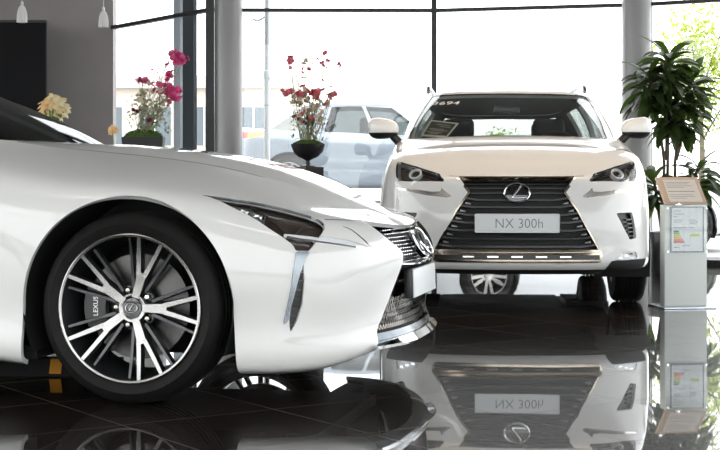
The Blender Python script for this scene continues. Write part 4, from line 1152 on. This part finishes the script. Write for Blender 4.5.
def stems(parent, tips, base_r, z0, m, r=.0022, name='stem'):
    for i, p in enumerate(tips):
        a = rnd.uniform(0, 6.28); b = Vector((base_r * math.cos(a) * rnd.random(), base_r * math.sin(a) * rnd.random() * .7, z0)); p = Vector(p)
        mid = b.lerp(p, .5) + Vector((rnd.uniform(-.03, .03), rnd.uniform(-.03, .03), 0)); bm = bmesh.new(); bm_tube(bm, catmull([b, mid, p], 4), [r * 1.3] * 4 + [r] * 5, 5); bobj(name, bm, m, parent)
def P1(px, py, dy=None): return ((px - 308) / S1, rnd.uniform(-.1, .1) if dy is None else dy, .84 + (178 - py) / S1 - .925)
tips = []; its = []
for (cx_, cy_, sx, sy, n, pool, sc_) in ((290, 60, 3, 4, 9, [me_r], .9), (292, 68, 3, 2, 3, [me_r, me_y], .7), (307, 65, 4, 6, 9, [me_r, me_c], .85), (323, 62, 3, 4, 8, [me_r], .85), (339, 63, 2.5, 5, 7, [me_r, me_y], .8), (305, 78, 6, 3, 4, [me_r, me_y], .6), (325, 79, 5, 2, 4, [me_y, me_r], .6),
        (288, 92, 4, 3, 9, [me_r], .85), (302, 93, 5, 3.5, 12, [me_r, me_r, me_c], .95), (316, 93, 6, 3, 16, [me_r], 1.1), (332, 94, 4, 4, 9, [me_r, me_r, me_y], .9), (296, 102, 6, 5, 10, [me_c], .9), (312, 105, 9, 6, 22, [me_c, me_c, me_y], 1.0),
        (325, 104, 6, 5, 8, [me_c, me_r], .8), (309, 120, 6, 4, 10, [me_r, me_m], 1.0), (298, 118, 6, 6, 9, [me_c, me_m], .9), (320, 119, 6, 6, 9, [me_c], .9)):
    for i in range(int(n * 1.7)):
        p = P1(cx_ + rnd.gauss(0, sx * .7), cy_ + rnd.gauss(0, sy * .7)); its.append((rnd.choice(pool), p, sc_ * rnd.uniform(.9, 1.45)))
        if i % 6 == 0: tips.append(p)
scatter(t, its)
stems(t, tips, .08, .18, GM['twig'])
for k in range(6):
    bm = bmesh.new()
    for i in range(26):
        p = Vector(P1(rnd.uniform(291, 327), rnd.uniform(98, 142))); d = Vector((rnd.uniform(-1, 1), rnd.uniform(-1, 1), rnd.uniform(.2, 1.4)))
        leaf_strip(bm, p, d, rnd.uniform(.02, .045), .012, .4, n=3)
    bobj('foliage', bm, GM['twig'] if k % 2 else GM['leaf'], t, fix=False)

# --- magenta orchids in an oblong black planter
S2 = 126.; X2, Y2 = (143.5 - 360) / 1450 * 11.5, 11.5
pedestal(X2, Y2, 1.08, .34, RM['white'], 'white pedestal under the oblong black planter', 0, .2)
t = thing('flower_arrangement', 'tall magenta orchids and cream sprays in an oblong black planter', 'flowers', (X2, Y2, 1.08))
bm = bmesh.new(); v0 = bm_box(bm, (-.158, -.07, 0), (.158, .07, .085))
for v in bm.verts:
    if v.co.z > .05: v.co.x *= 1.04; v.co.y *= 1.05
bmesh.ops.bevel(bm, geom=bm.edges[:], offset=.004, segments=2, affect='EDGES'); bobj('planter', bm, GM['bowl'], t)
bm = bmesh.new(); bmesh.ops.create_uvsphere(bm, u_segments=40, v_segments=20, radius=1)
for v in bm.verts:
    q = 1 + .12 * math.sin(21 * v.co.x + 4 * v.co.z) * math.sin(17 * v.co.y + 11 * v.co.z + 3); v.co = Vector((v.co.x * .145 * q, v.co.y * .066, .083 + v.co.z * .062 * q))
bobj('moss', bm, GM['moss'], t)
def P2(px, py, dy=None): return ((px - 143.5) / S2, rnd.uniform(-.07, .07) if dy is None else dy, .84 + (178 - py) / S2 - 1.08)
me_o = blossom_mesh('blossom', GM['magenta'], .030, 5, .25); me_o2 = blossom_mesh('blossom', GM['magenta'], .018, 5, .5)
tips = []; its = []
for (cx_, cy_, sx, sy, n, pool, sc_) in ((179, 58, 5, 4.5, 24, [me_o], 1.0), (172, 53, 3, 2.5, 6, [me_o2, me_o], .8), (166, 65, 3, 4, 6, [me_o2], .9), (168, 75, 4, 4, 12, [me_o, me_o2], .9), (161, 86, 3.5, 3.5, 10, [me_o], .8), (173, 90, 4, 3.5, 16, [me_o], .95), (174, 98, 4, 3, 14, [me_o], .95),
        (142, 80, 6, 2.5, 16, [me_o, me_o2], .85), (152, 85, 4, 4, 8, [me_o2], .8), (155, 72, 6, 4, 5, [me_o2], .6), (146, 92, 5, 6, 14, [me_c], 1.0), (141, 102, 6, 6, 16, [me_c], 1.0), (160, 105, 7, 7, 20, [me_c], 1.0), (150, 110, 8, 7, 18, [me_c, me_c, me_m], 1.0), (134, 113, 5, 4, 9, [me_m, me_c], 1.0), (147, 119, 6, 4, 10, [me_m], 1.1), (163, 118, 5, 5, 8, [me_c], .9)):
    for i in range(int(n * 1.6)):
        p = P2(cx_ + rnd.gauss(0, sx * .7), cy_ + rnd.gauss(0, sy * .7)); its.append((rnd.choice(pool), p, sc_ * rnd.uniform(.8, 1.2)))
        if i % 8 == 0: tips.append(p)
scatter(t, its)
stems(t, tips, .10, .10, GM['twig'])
for k in range(6):
    bm = bmesh.new()
    for i in range(24):
        p = Vector(P2(rnd.uniform(128, 170), rnd.uniform(95, 136))); d = Vector((rnd.uniform(-1, 1), rnd.uniform(-1, 1), rnd.uniform(.2, 1.4)))
        leaf_strip(bm, p, d, rnd.uniform(.02, .05), .012, .4, n=3)
    bobj('foliage', bm, GM['twig'] if k % 2 else GM['green'], t, fix=False)

# --- apricot and ivory amaryllis in a glass vase
S3 = 145.; X3, Y3 = (51.5 - 360) / 1450 * 10., 10.
pedestal(X3, Y3, .98, .24, RM['white'], 'white pedestal under the glass vase of apricot blooms')
t = thing('flower_arrangement', 'apricot and ivory trumpet blooms bunched in a glass vase behind the windscreen', 'flowers', (X3, Y3, .98))
bm = bmesh.new(); bm_lathe(bm, [(0, 0), (.05, 0), (.055, .01), (.05, .10), (.06, .20), (.056, .20), (.046, .10), (.05, .014), (0, .012)], 32); bobj('vase', bm, glass('vase glass', (.9, .95, .92)), t)
def trumpet(m, r):
    bm = bmesh.new()
    for k in range(6):
        a = 2 * PI * k / 6; leaf_strip(bm, (0, 0, 0), (math.cos(a) * .6, math.sin(a) * .6, 1), r, r * .50, 2.2 if k % 2 else 1.7, n=7, fold=-.15)
    me = bpy.data.meshes.new('bloom'); bm.to_mesh(me); bm.free(); me.materials.append(m); me.polygons.foreach_set('use_smooth', [True] * len(me.polygons)); return me
ta, ti = trumpet(GM['tulip'], .075), trumpet(GM['ivory'], .08)
cent = Vector((0, 0, .29)); tips = []
for px_, py_, m_ in ((41, 104, ta), (44, 110, ta), (48, 99, ta), (47, 106, ta), (52, 104, ta), (53, 98, ti), (58, 108, ti), (59, 100, ti), (62, 97, ti), (64, 105, ti), (67, 110, ti), (69, 103, ti), (71, 111, ti), (55, 110, ta), (50, 111, ta), (66, 115, ti), (43, 99, ta), (40, 108, ta), (57, 103, ti), (61, 113, ti), (73, 106, ti), (46, 112, ta), (56, 95, ti), (65, 100, ti)):
    p = Vector(((px_ - 54) / S3 * .82, rnd.uniform(-.07, .05), .84 + (178 - py_) / S3 - .98 + .012)); d = (p - Vector((0, .03, .27))).normalized(); d = (d + Vector((0, -.5, .15))).normalized()
    put('bloom', m_, t, p - d * .04, rnd.uniform(.7, .95), d.to_track_quat('Z', 'Y').to_euler()); tips.append(p - d * .04)
for p in tips[::2]:
    bm = bmesh.new(); bm_tube(bm, catmull([(rnd.uniform(-.03, .03), rnd.uniform(-.03, .03), .02), (p[0] * .25, p[1] * .3, .2), p], 5), .006, 6); bobj('stem', bm, GM['green'], t)

# --- single small orange bloom
S4 = 121.; X4, Y4 = (113 - 360) / 1450 * 12., 12.
pedestal(X4, Y4, .95, .16, RM['white'], 'narrow white pedestal under the single orange bloom')
t = thing('flower_vase', 'small dark bud vase holding one orange bloom beside the window', 'flowers', (X4, Y4, .95))
bm = bmesh.new(); bm_lathe(bm, [(0, 0), (.03, 0), (.035, .03), (.022, .10), (.012, .15), (.014, .165), (.009, .16), (0, .02)], 24); bobj('vase', bm, GM['bowl'], t)
z4 = .84 + (178 - 131) / S4 - .95
bm = bmesh.new(); bm_tube(bm, [(0, 0, .1), (.004, 0, .2), (0, 0, z4)], .003, 6); bobj('stem', bm, GM['green'], t)
for dx, dz in ((-.02, .01), (.022, .012), (0, .03), (0, 0), (-.015, -.015), (.02, -.01)): put('bloom', ta, t, (dx, -.01, z4 + dz), .42, (R(70) + dz * 8, 0, dx * 20))

# --- information stand
st = thing('information_stand', 'pale grey information stand with a tilted lectern top and energy label sheet', 'stand', (2.105, 9.44, 0), R(8))
w = .143
bm = bmesh.new(); bm_box(bm, (-.185, -.16, 0), (.165, .16, .012), .003); bobj('base_plate', bm, M['bluegrey'], st)
bm = bmesh.new(); bm_box(bm, (-w, -.045, .012), (w, .045, .665), .004); bobj('post', bm, RM['stand'], st)
z0 = .345
bm = bmesh.new(); bm_box(bm, (-.143, -.066, z0), (.143, -.062, .668), .0015); ac = bobj('acrylic_cover', bm, glass('acrylic', (.95, .97, .97)), st)
for sx in (-.13, .13):
    for zz_ in (z0 + .02, .645):
        bm = bmesh.new(); bm_lathe(bm, [(0, -.0), (.006, 0), (.006, .026), (0, .026)], 12, frame((sx, -.045, zz_), (1, 0, 0), (0, 0, 1), (0, -1, 0))); bobj('standoff', bm, M['chrome'], ac)
bm = bmesh.new(); bm_box(bm, (-.11, -.0585, z0 + .012), (.118, -.0555, .655)); bobj('sheet_frame', bm, mat('grey sheet frame', (.26, .29, .31), rough=.4), st, smooth=False)
bm = bmesh.new(); bm_box(bm, (-.100, -.0605, z0 + .022), (.108, -.059, .648)); sh_ = bobj('label_sheet', bm, mat('paper', (.84, .87, .88), rough=.6), st, smooth=False)
ink = mat('sheet print', (.30, .33, .36), rough=.7)
def mark(x, z, lx, lz, m, nm='print_line'):
    bm = bmesh.new(); bm_box(bm, (x, -.0613, z), (x + lx, -.0604, z + lz)); bobj(nm, bm, m, sh_, smooth=False)
for x, z, l in ((-.088, .625, .05), (-.088, .605, .07), (-.088, .588, .03), (-.088, .566, .06), (.012, .566, .045), (-.088, .553, .055), (.02, .553, .055), (.02, .542, .04), (-.088, .517, .09), (.018, .517, .03), (-.03, .400, .05), (-.088, .39, .04)): mark(x, z, l, .004, ink)
for k, (c_, l) in enumerate((((.02, .25, .06), .032), ((.22, .45, .05), .038), ((.70, .62, .05), .045), ((.80, .45, .10), .052), ((.75, .22, .08), .060), ((.68, .09, .06), .068))):
    m_ = mat('energy band', c_, rough=.6); zq = .488 - k * .0135; bm = bmesh.new()
    bm_prism(bm, [(-.088, zq), (-.088 + l, zq), (-.082 + l, zq + .006), (-.088 + l, zq + .012), (-.088, zq + .012)], .0604, .0614, frame((0, 0, 0), (1, 0, 0), (0, 0, 1), (0, -1, 0))); bobj('energy_band', bm, m_, sh_, smooth=False)
bm = bmesh.new(); bm_prism(bm, [(.02, .470), (.028, .462), (.085, .462), (.085, .478), (.028, .478)], .0604, .0614, frame((0, 0, 0), (1, 0, 0), (0, 0, 1), (0, -1, 0))); bobj('energy_pointer', bm, mat('yellow green tag', (.55, .65, .05), rough=.6), sh_, smooth=False)
# tilted top: leaning back and turned a little
lt = Matrix.Translation((.0, -.05, .672)) @ Matrix.Rotation(R(-46), 4, 'X')
bm = bmesh.new(); bm_box(bm, (-.145, .0, .0), (.145, .010, .250), .003, rot=lt); top = bobj('lectern_top', bm, mat('copper toned board', (.60, .46, .36), rough=.4), st)
bm = bmesh.new(); bm_box(bm, (-.104, -.004, .015), (.118, -.001, .222), rot=lt); sh2 = bobj('notice_sheet', bm, mat('notice paper', (.80, .77, .73), rough=.6), top, smooth=False)
for z, l, th_ in ((.195, .17, .003), (.18, .15, .003), (.162, .17, .003), (.148, .12, .003), (.108, .18, .006), (.08, .16, .003), (.064, .17, .003), (.048, .11, .003)):
    bm = bmesh.new(); bm_box(bm, (-.092, -.0048, z), (-.092 + l, -.0039, z + th_), rot=lt); bobj('print_line', bm, ink, sh2, smooth=False)
bm = bmesh.new(); bm_box(bm, (-.145, -.010, -.002), (.145, -.007, .232), .001, rot=lt); bobj('acrylic_cover', bm, glass('acrylic top', (.95, .95, .95)), top)
for s in (-.06,):
    bm = bmesh.new(); bm_box(bm, (s - .022, -.075, .662), (s + .02, -.045, .672), .003); bm_lathe(bm, [(0, 0), (.007, 0), (.007, .02), (0, .02)], 12, frame((s, -.06, .672), (1, 0, 0), (0, 0, 1), (0, -1, 0))); bobj('hinge', bm, M['chrome'], st)

# --- rubber wheel stop with yellow blocks under the coupe
ws = thing('wheel_stop', 'low black rubber wheel stop with amber blocks under the sports coupe', 'wheel stop', (-1.42, 6.22, 0), R(-4))
bm = bmesh.new(); bm_prism(bm, [(-.075, 0), (.075, 0), (.05, .07), (-.05, .07)], -.62, .40, frame((0, 0, 0), (0, 1, 0), (0, 0, 1), (1, 0, 0))); bobj('rubber_bar', bm, M['rubber'], ws, smooth=False)
am = mat('amber block', (.62, .26, .02), rough=.45)
for x0 in (-.40, -.165, .11):
    bm = bmesh.new(); bm_prism(bm, [(-.0775, .012), (-.0525, .0715), (-.0495, .0715), (-.0745, .012)], x0, x0 + .05, frame((0, 0, 0), (0, 1, 0), (0, 0, 1), (1, 0, 0))); bobj('reflector', bm, am, ws, smooth=False)
# ------------------------------------------------------------------ outdoors
bm = bmesh.new(); bm_box(bm, (-80, 16.5, -.25), (80, 140, -.06)); bm_box(bm, (-80, -60, -.25), (80, 16.5, -.205)); struct(bobj('ground', bm, RM['concrete'], smooth=False))
bm = bmesh.new(); bm_prism(bm, [(-14, 18.8), (3.4, 18.8), (3.0, 26), (-14, 26)], -.2, .50); struct(bobj('terrace', bm, RM['concrete'], smooth=False))

def far_car(label, paint, at, rz, group=None):
    """ordinary saloon seen through the glass"""
    root = thing('car', label, 'car', at, rz)
    st = []
    base = [(.88, 0, .62), (.86, .25, .625), (.80, .50, .65), (.66, .70, .70), (.45, .80, .76), (.0, .85, .82), (-.6, .86, .89), (-1.6, .86, .94), (-2.5, .86, .98), (-3.0, .83, 1.0), (-3.35, .70, 1.02), (-3.5, .42, 1.03), (-3.54, 0, 1.03)]
    for x, y, zt in base:
        st.append((x, y, [(.06, .20), (.0, .24), (.0, .40), (.0, .55 if zt > .64 else .5), (.015, .55 + (zt - .62) * .6), (.06, zt - .05), (.14, zt)]))
    body = Wrap(st, [(9, .03)], nv=40)
    P = body.piece()
    for xa in (0, -2.66): P = arch_cut(P, xa, .33, .37)
    h = 'headlight'; P, hp = sub_poly(P, [(.50, .56), (.62, .66), (.95, .70), (1.0, .64), (.7, .56)])
    L = body.sh[-1]
    P, tp = sub_poly(P, [(L - .55, .89), (L - .95, .89), (L - 1.17, .955), (L - .95, .995), (L - .55, .995)])
    px_shell('body_shell', P, paint, root)
    for s_ in hp.split_sides(): px_shell('headlight', s_, M['lamp'], root, 0, -.02)
    for s_ in tp.split_sides():
        f = np.abs(s_.S[:, 0]) - (L - .85); a, b = s_.clip(f)
        tl = px_shell('tail_lamp', a, M['red'], root, 0, -.02); px_shell('indicator', b, M['amber'], tl, 0, -.02)
    crest_panel('bonnet', body, 1e3, lambda p: .03, paint, root)
    def gl(b, t): return (b[0], b[1], [tuple(np.array(b) + (np.array(t) - np.array(b)) * k) for k in (0, .5, 1)])
    g = [gl((-.35, 0, .90), (-1.2, 0, 1.40)), gl((-.45, .45, .88), (-1.22, .38, 1.39)), gl((-.65, .72, .88), (-1.3, .56, 1.37)), gl((-1.1, .77, .88), (-1.5, .58, 1.38)), gl((-1.9, .77, .92), (-1.9, .58, 1.39)), gl((-2.6, .74, .95), (-2.3, .56, 1.36)), gl((-3.0, .6, .98), (-2.5, .45, 1.34)), gl((-3.1, 0, .98), (-2.55, 0, 1.34))]
    house = Wrap(g, [(9, .03)], nv=20, direct=True); hh = len(house.S) // 2; H = house.piece()
    def fld(H):
        sw = np.abs(H.S[:, 0]); return sw, (H.V[:, 2] - np.interp(sw, house.S[hh:], house.P[hh:, 0, 2])) / np.interp(sw, house.S[hh:], house.P[hh:, -1, 2] - house.P[hh:, 0, 2])
    gls = []
    for a, b in ((-1, .70), (.85, 1.55), (1.63, 2.35), (2.75, 9)):
        sw, t = fld(H); G, H = H.clip(np.minimum(np.minimum(t - .1, .88 - t) * .4, np.minimum(sw - a, b - sw))); gls.append(G)
    px_shell('cabin_frame', H, paint, root, 0, -.03)
    px_shell('windscreen', gls[0], M['wind'], root, -.002, -.006); px_shell('rear_window', gls[3], M['wind'], root, -.002, -.006)
    for G in gls[1:3]:
        for s_ in G.split_sides(): px_shell('side_window', s_, M['tint'], root, -.002, -.006)
    cap_panel('roof', house, .04, paint, root)
    bm = bmesh.new(); bm_box(bm, (-2.9, -.66, .5), (-.6, .66, .84)); bobj('cabin_tub', bm, M['cabin'], root, smooth=False)
    for xx in (-1.45, -2.3):
        for yy in (-.36, .36):
            bm = bmesh.new(); bm_box(bm, (xx - .25, yy - .22, .84), (xx - .08, yy + .22, 1.18), .05); bobj('seat', bm, M['cabin'], root)
    for xa in (0, -2.66):
        for s in (-1, 1): wheel(root, xa, s * .84, .33, .225, .205, 'plain', s, detail=False); wheel_well(root, xa, s, .33, .372, .83, .5)
    under_tray(root, .7, -3.4, 0, -2.66, .78, .20, .26, .38)
    return root
silver = mat('pale silver blue paint', (.22, .26, .30), rough=.3, coat=1, metal=.2)
white = mat('plain white paint', (.74, .76, .78), rough=.3, coat=1)
far_car('pale silver saloon outside the window behind the round flower bowl', silver, (1.72, 20.6, .50), R(-3))
far_car('white saloon parked outside beyond the white SUV', white, (3.68, 18.15, -.06), R(20))

# lamp post just outside
t = thing('lamp_post', 'slim pale grey lamp post outside the window beside the flower bowl', 'post', ((267 - 360) / 1450 * 16.2, 16.2, -.205 if False else -.205))
bm = bmesh.new(); bm_lathe(bm, [(.035, 0), (.034, 2.22)], 24); bobj('pole', bm, mat('pale grey steel', (.50, .52, .53), rough=.4), t)
bm = bmesh.new(); bm_lathe(bm, [(.028, 2.22), (.026, 3.2), (0, 3.2)], 24); bobj('upper_pole', bm, mat('galvanised steel', (.42, .44, .45), rough=.4), t)
bm = bmesh.new(); bm_lathe(bm, [(.037, 2.15), (.045, 2.16), (.045, 2.24), (.03, 2.25)], 24); bobj('collar', bm, RM['pale'], t)
bm = bmesh.new(); bm_tube(bm, [(0, 0, 2.86), (-.10, 0, 2.80), (-.16, 0, 2.82)], .014, 8); bobj('bracket', bm, RM['pale'], t)

# pale building across the yard
bl = thing('building', 'pale two storey building with blue grey windows across the yard', 'building', (-9.5, 42, -.06))
bm = bmesh.new(); bm_box(bm, (-6, 0, 0), (7.5, 8, 3.5)); bobj('wall', bm, mat('cream render', (.60, .54, .48), rough=.9), bl, smooth=False)
bm = bmesh.new(); bm_box(bm, (-6.2, -.25, 3.5), (7.7, 8.2, 3.85)); bobj('roof_edge', bm, mat('pale roof band', (.66, .60, .55), rough=.8), bl, smooth=False)
wg = mat('blue grey window', (.13, .16, .18), rough=.4)
for k in range(9):
    bm = bmesh.new(); bm_box(bm, (-5.4 + k * 1.42, -.03, 1.85), (-4.5 + k * 1.42, .05, 2.95)); wn = bobj('window', bm, wg, bl, smooth=False)
    bm = bmesh.new(); bm_box(bm, (-4.97 + k * 1.42, -.06, 1.85), (-4.92 + k * 1.42, -.03, 2.95)); bobj('glazing_bar', bm, RM['white'], wn, smooth=False)
for k in range(6):
    bm = bmesh.new(); bm_box(bm, (-5.2 + k * 2.1, -.03, .1), (-3.9 + k * 2.1, .05, 1.25)); bobj('window', bm, wg, bl, smooth=False)

def tree(x, y, h, r, m, label, seed=3):
    rr = random.Random(seed); t = thing('tree', label, 'tree', (x, y, -.06))
    bm = bmesh.new(); bm_tube(bm, [(0, 0, 0), (.04, 0, h * .3), (0, .03, h * .62)], [.07, .05, .03], 8)
    for k in range(6):
        a = k * 1.05; bm_tube(bm, [(0, 0, h * (.35 + .04 * k)), (r * .5 * math.cos(a), r * .5 * math.sin(a), h * (.55 + .05 * k))], [.025, .01], 6)
    bobj('trunk', bm, GM['stem'], t)
    bm = bmesh.new()
    for k in range(2200):
        u = Vector((rr.gauss(0, .42), rr.gauss(0, .42), rr.gauss(0, .42)));
        if u.length > 1: continue
        p = Vector((u.x * r, u.y * r, h * .66 + u.z * h * .34)); d = Vector((rr.uniform(-1, 1), rr.uniform(-1, 1), rr.uniform(-.5, 1)))
        leaf_strip(bm, p, d, .13, .07, .5, n=2)
    bobj('foliage', bm, m, t, fix=False)
lime = mat('lime leaf', (.34, .42, .06), rough=.6); olive = mat('soft green leaf', (.16, .26, .07), rough=.6)
translucent(lime, .35, (.55, .65, .10))
tree(6.1, 26, 4.3, 1.0, lime, 'lime green young tree outside beyond the potted plant', 3)
tree(8.6, 29, 4.4, 1.2, lime, 'lime green taller tree outside at the edge of the view by the potted plant', 8)
tree(3.3, 34, 2.1, .7, lime, 'lime green bushy tree seen through the SUV rear window', 5)
tree(-6.2, 33, 1.9, .8, lime, 'low lime green shrub outside behind the orchids', 6)

# ------------------------------------------------------------------ put it together
coupe = build_coupe(); suv = build_suv()
# price card leaning behind the windscreen
card = thing('price_card', 'black price card in a white frame leaning inside the SUV windscreen', 'card', SUV_AT, SUV_RZ)
q = [Vector((-.48, -.635, 1.145)), Vector((-.48, -.449, 1.134)), Vector((-.70, -.364, 1.243)), Vector((-.70, -.569, 1.268))]
n_ = (q[1] - q[0]).cross(q[3] - q[0]).normalized()
def quad_box(name, u0, u1, v0, v1, h0, h1, m, parent):
    f = lambda u, v, h: (q[0] * (1 - u) * (1 - v) + q[1] * u * (1 - v) + q[2] * u * v + q[3] * (1 - u) * v) + n_ * h
    bm = bmesh.new(); vs = [bm.verts.new(f(u, v, h)) for h in (h0, h1) for (u, v) in ((u0, v0), (u1, v0), (u1, v1), (u0, v1))]
    for a in ((3, 2, 1, 0), (4, 5, 6, 7), (0, 1, 5, 4), (1, 2, 6, 5), (2, 3, 7, 6), (3, 0, 4, 7)): bm.faces.new([vs[i] for i in a])
    return bobj(name, bm, m, parent, smooth=False)
pw = mat('card white', (.92, .92, .88), rough=.5); pb = mat('card black', (.03, .028, .025), rough=.4); pi = mat('card print', (.50, .49, .46), rough=.6)
quad_box('card_frame', 0, 1, 0, 1, -.004, 0, pw, card); fc = quad_box('card_face', .06, .94, .09, .91, .0, .0015, pb, card)
for u0, u1, v in ((.30, .80, .74), (.45, .85, .62), (.14, .66, .44), (.20, .85, .36), (.12, .70, .24), (.25, .60, .15)): quad_box('print_line', u0, u1, v, v + .045, .0015, .0022, pi, fc)
_, _h = suv_shapes()
fm = side_frame(_h, -.525, 1.395, .001)
text_obj('windscreen_lettering', '3694', .085, mat('white marker', (.75, .74, .70), rough=.7), [o for o in suv.children if o.name.startswith('windscreen')][0], fm @ Matrix.Translation((0, 0, 0)), .0005, sx=1.3)

# ------------------------------------------------------------------ light and camera
w_ = bpy.data.worlds.new('bright overcast sky'); sc.world = w_; w_.use_nodes = True; nt = w_.node_tree
nt.nodes['Background'].inputs['Color'].default_value = (.97, .98, 1.0, 1); nt.nodes['Background'].inputs['Strength'].default_value = 3.2
cam = bpy.data.cameras.new('camera'); co = bpy.data.objects.new('camera', cam); C.objects.link(co)
co.location = (0, 0, .84); co.rotation_euler = (R(90), 0, 0); cam.sensor_fit = 'HORIZONTAL'; cam.sensor_width = 36; cam.lens = 72.5; cam.shift_y = -47 / 720
cam.clip_end = 400; sc.camera = co
vs = sc.view_settings; vs.view_transform = 'Standard'; vs.look = 'None'; vs.gamma = 1; vs.exposure = 0.5; vs.use_curve_mapping = False
sc.cycles.use_denoising = True; sc.cycles.max_bounces = 10; sc.cycles.transparent_max_bounces = 16; sc.cycles.glossy_bounces = 6
sc.cycles.sample_clamp_indirect = 10; sc.cycles.caustics_reflective = False; sc.cycles.caustics_refractive = False
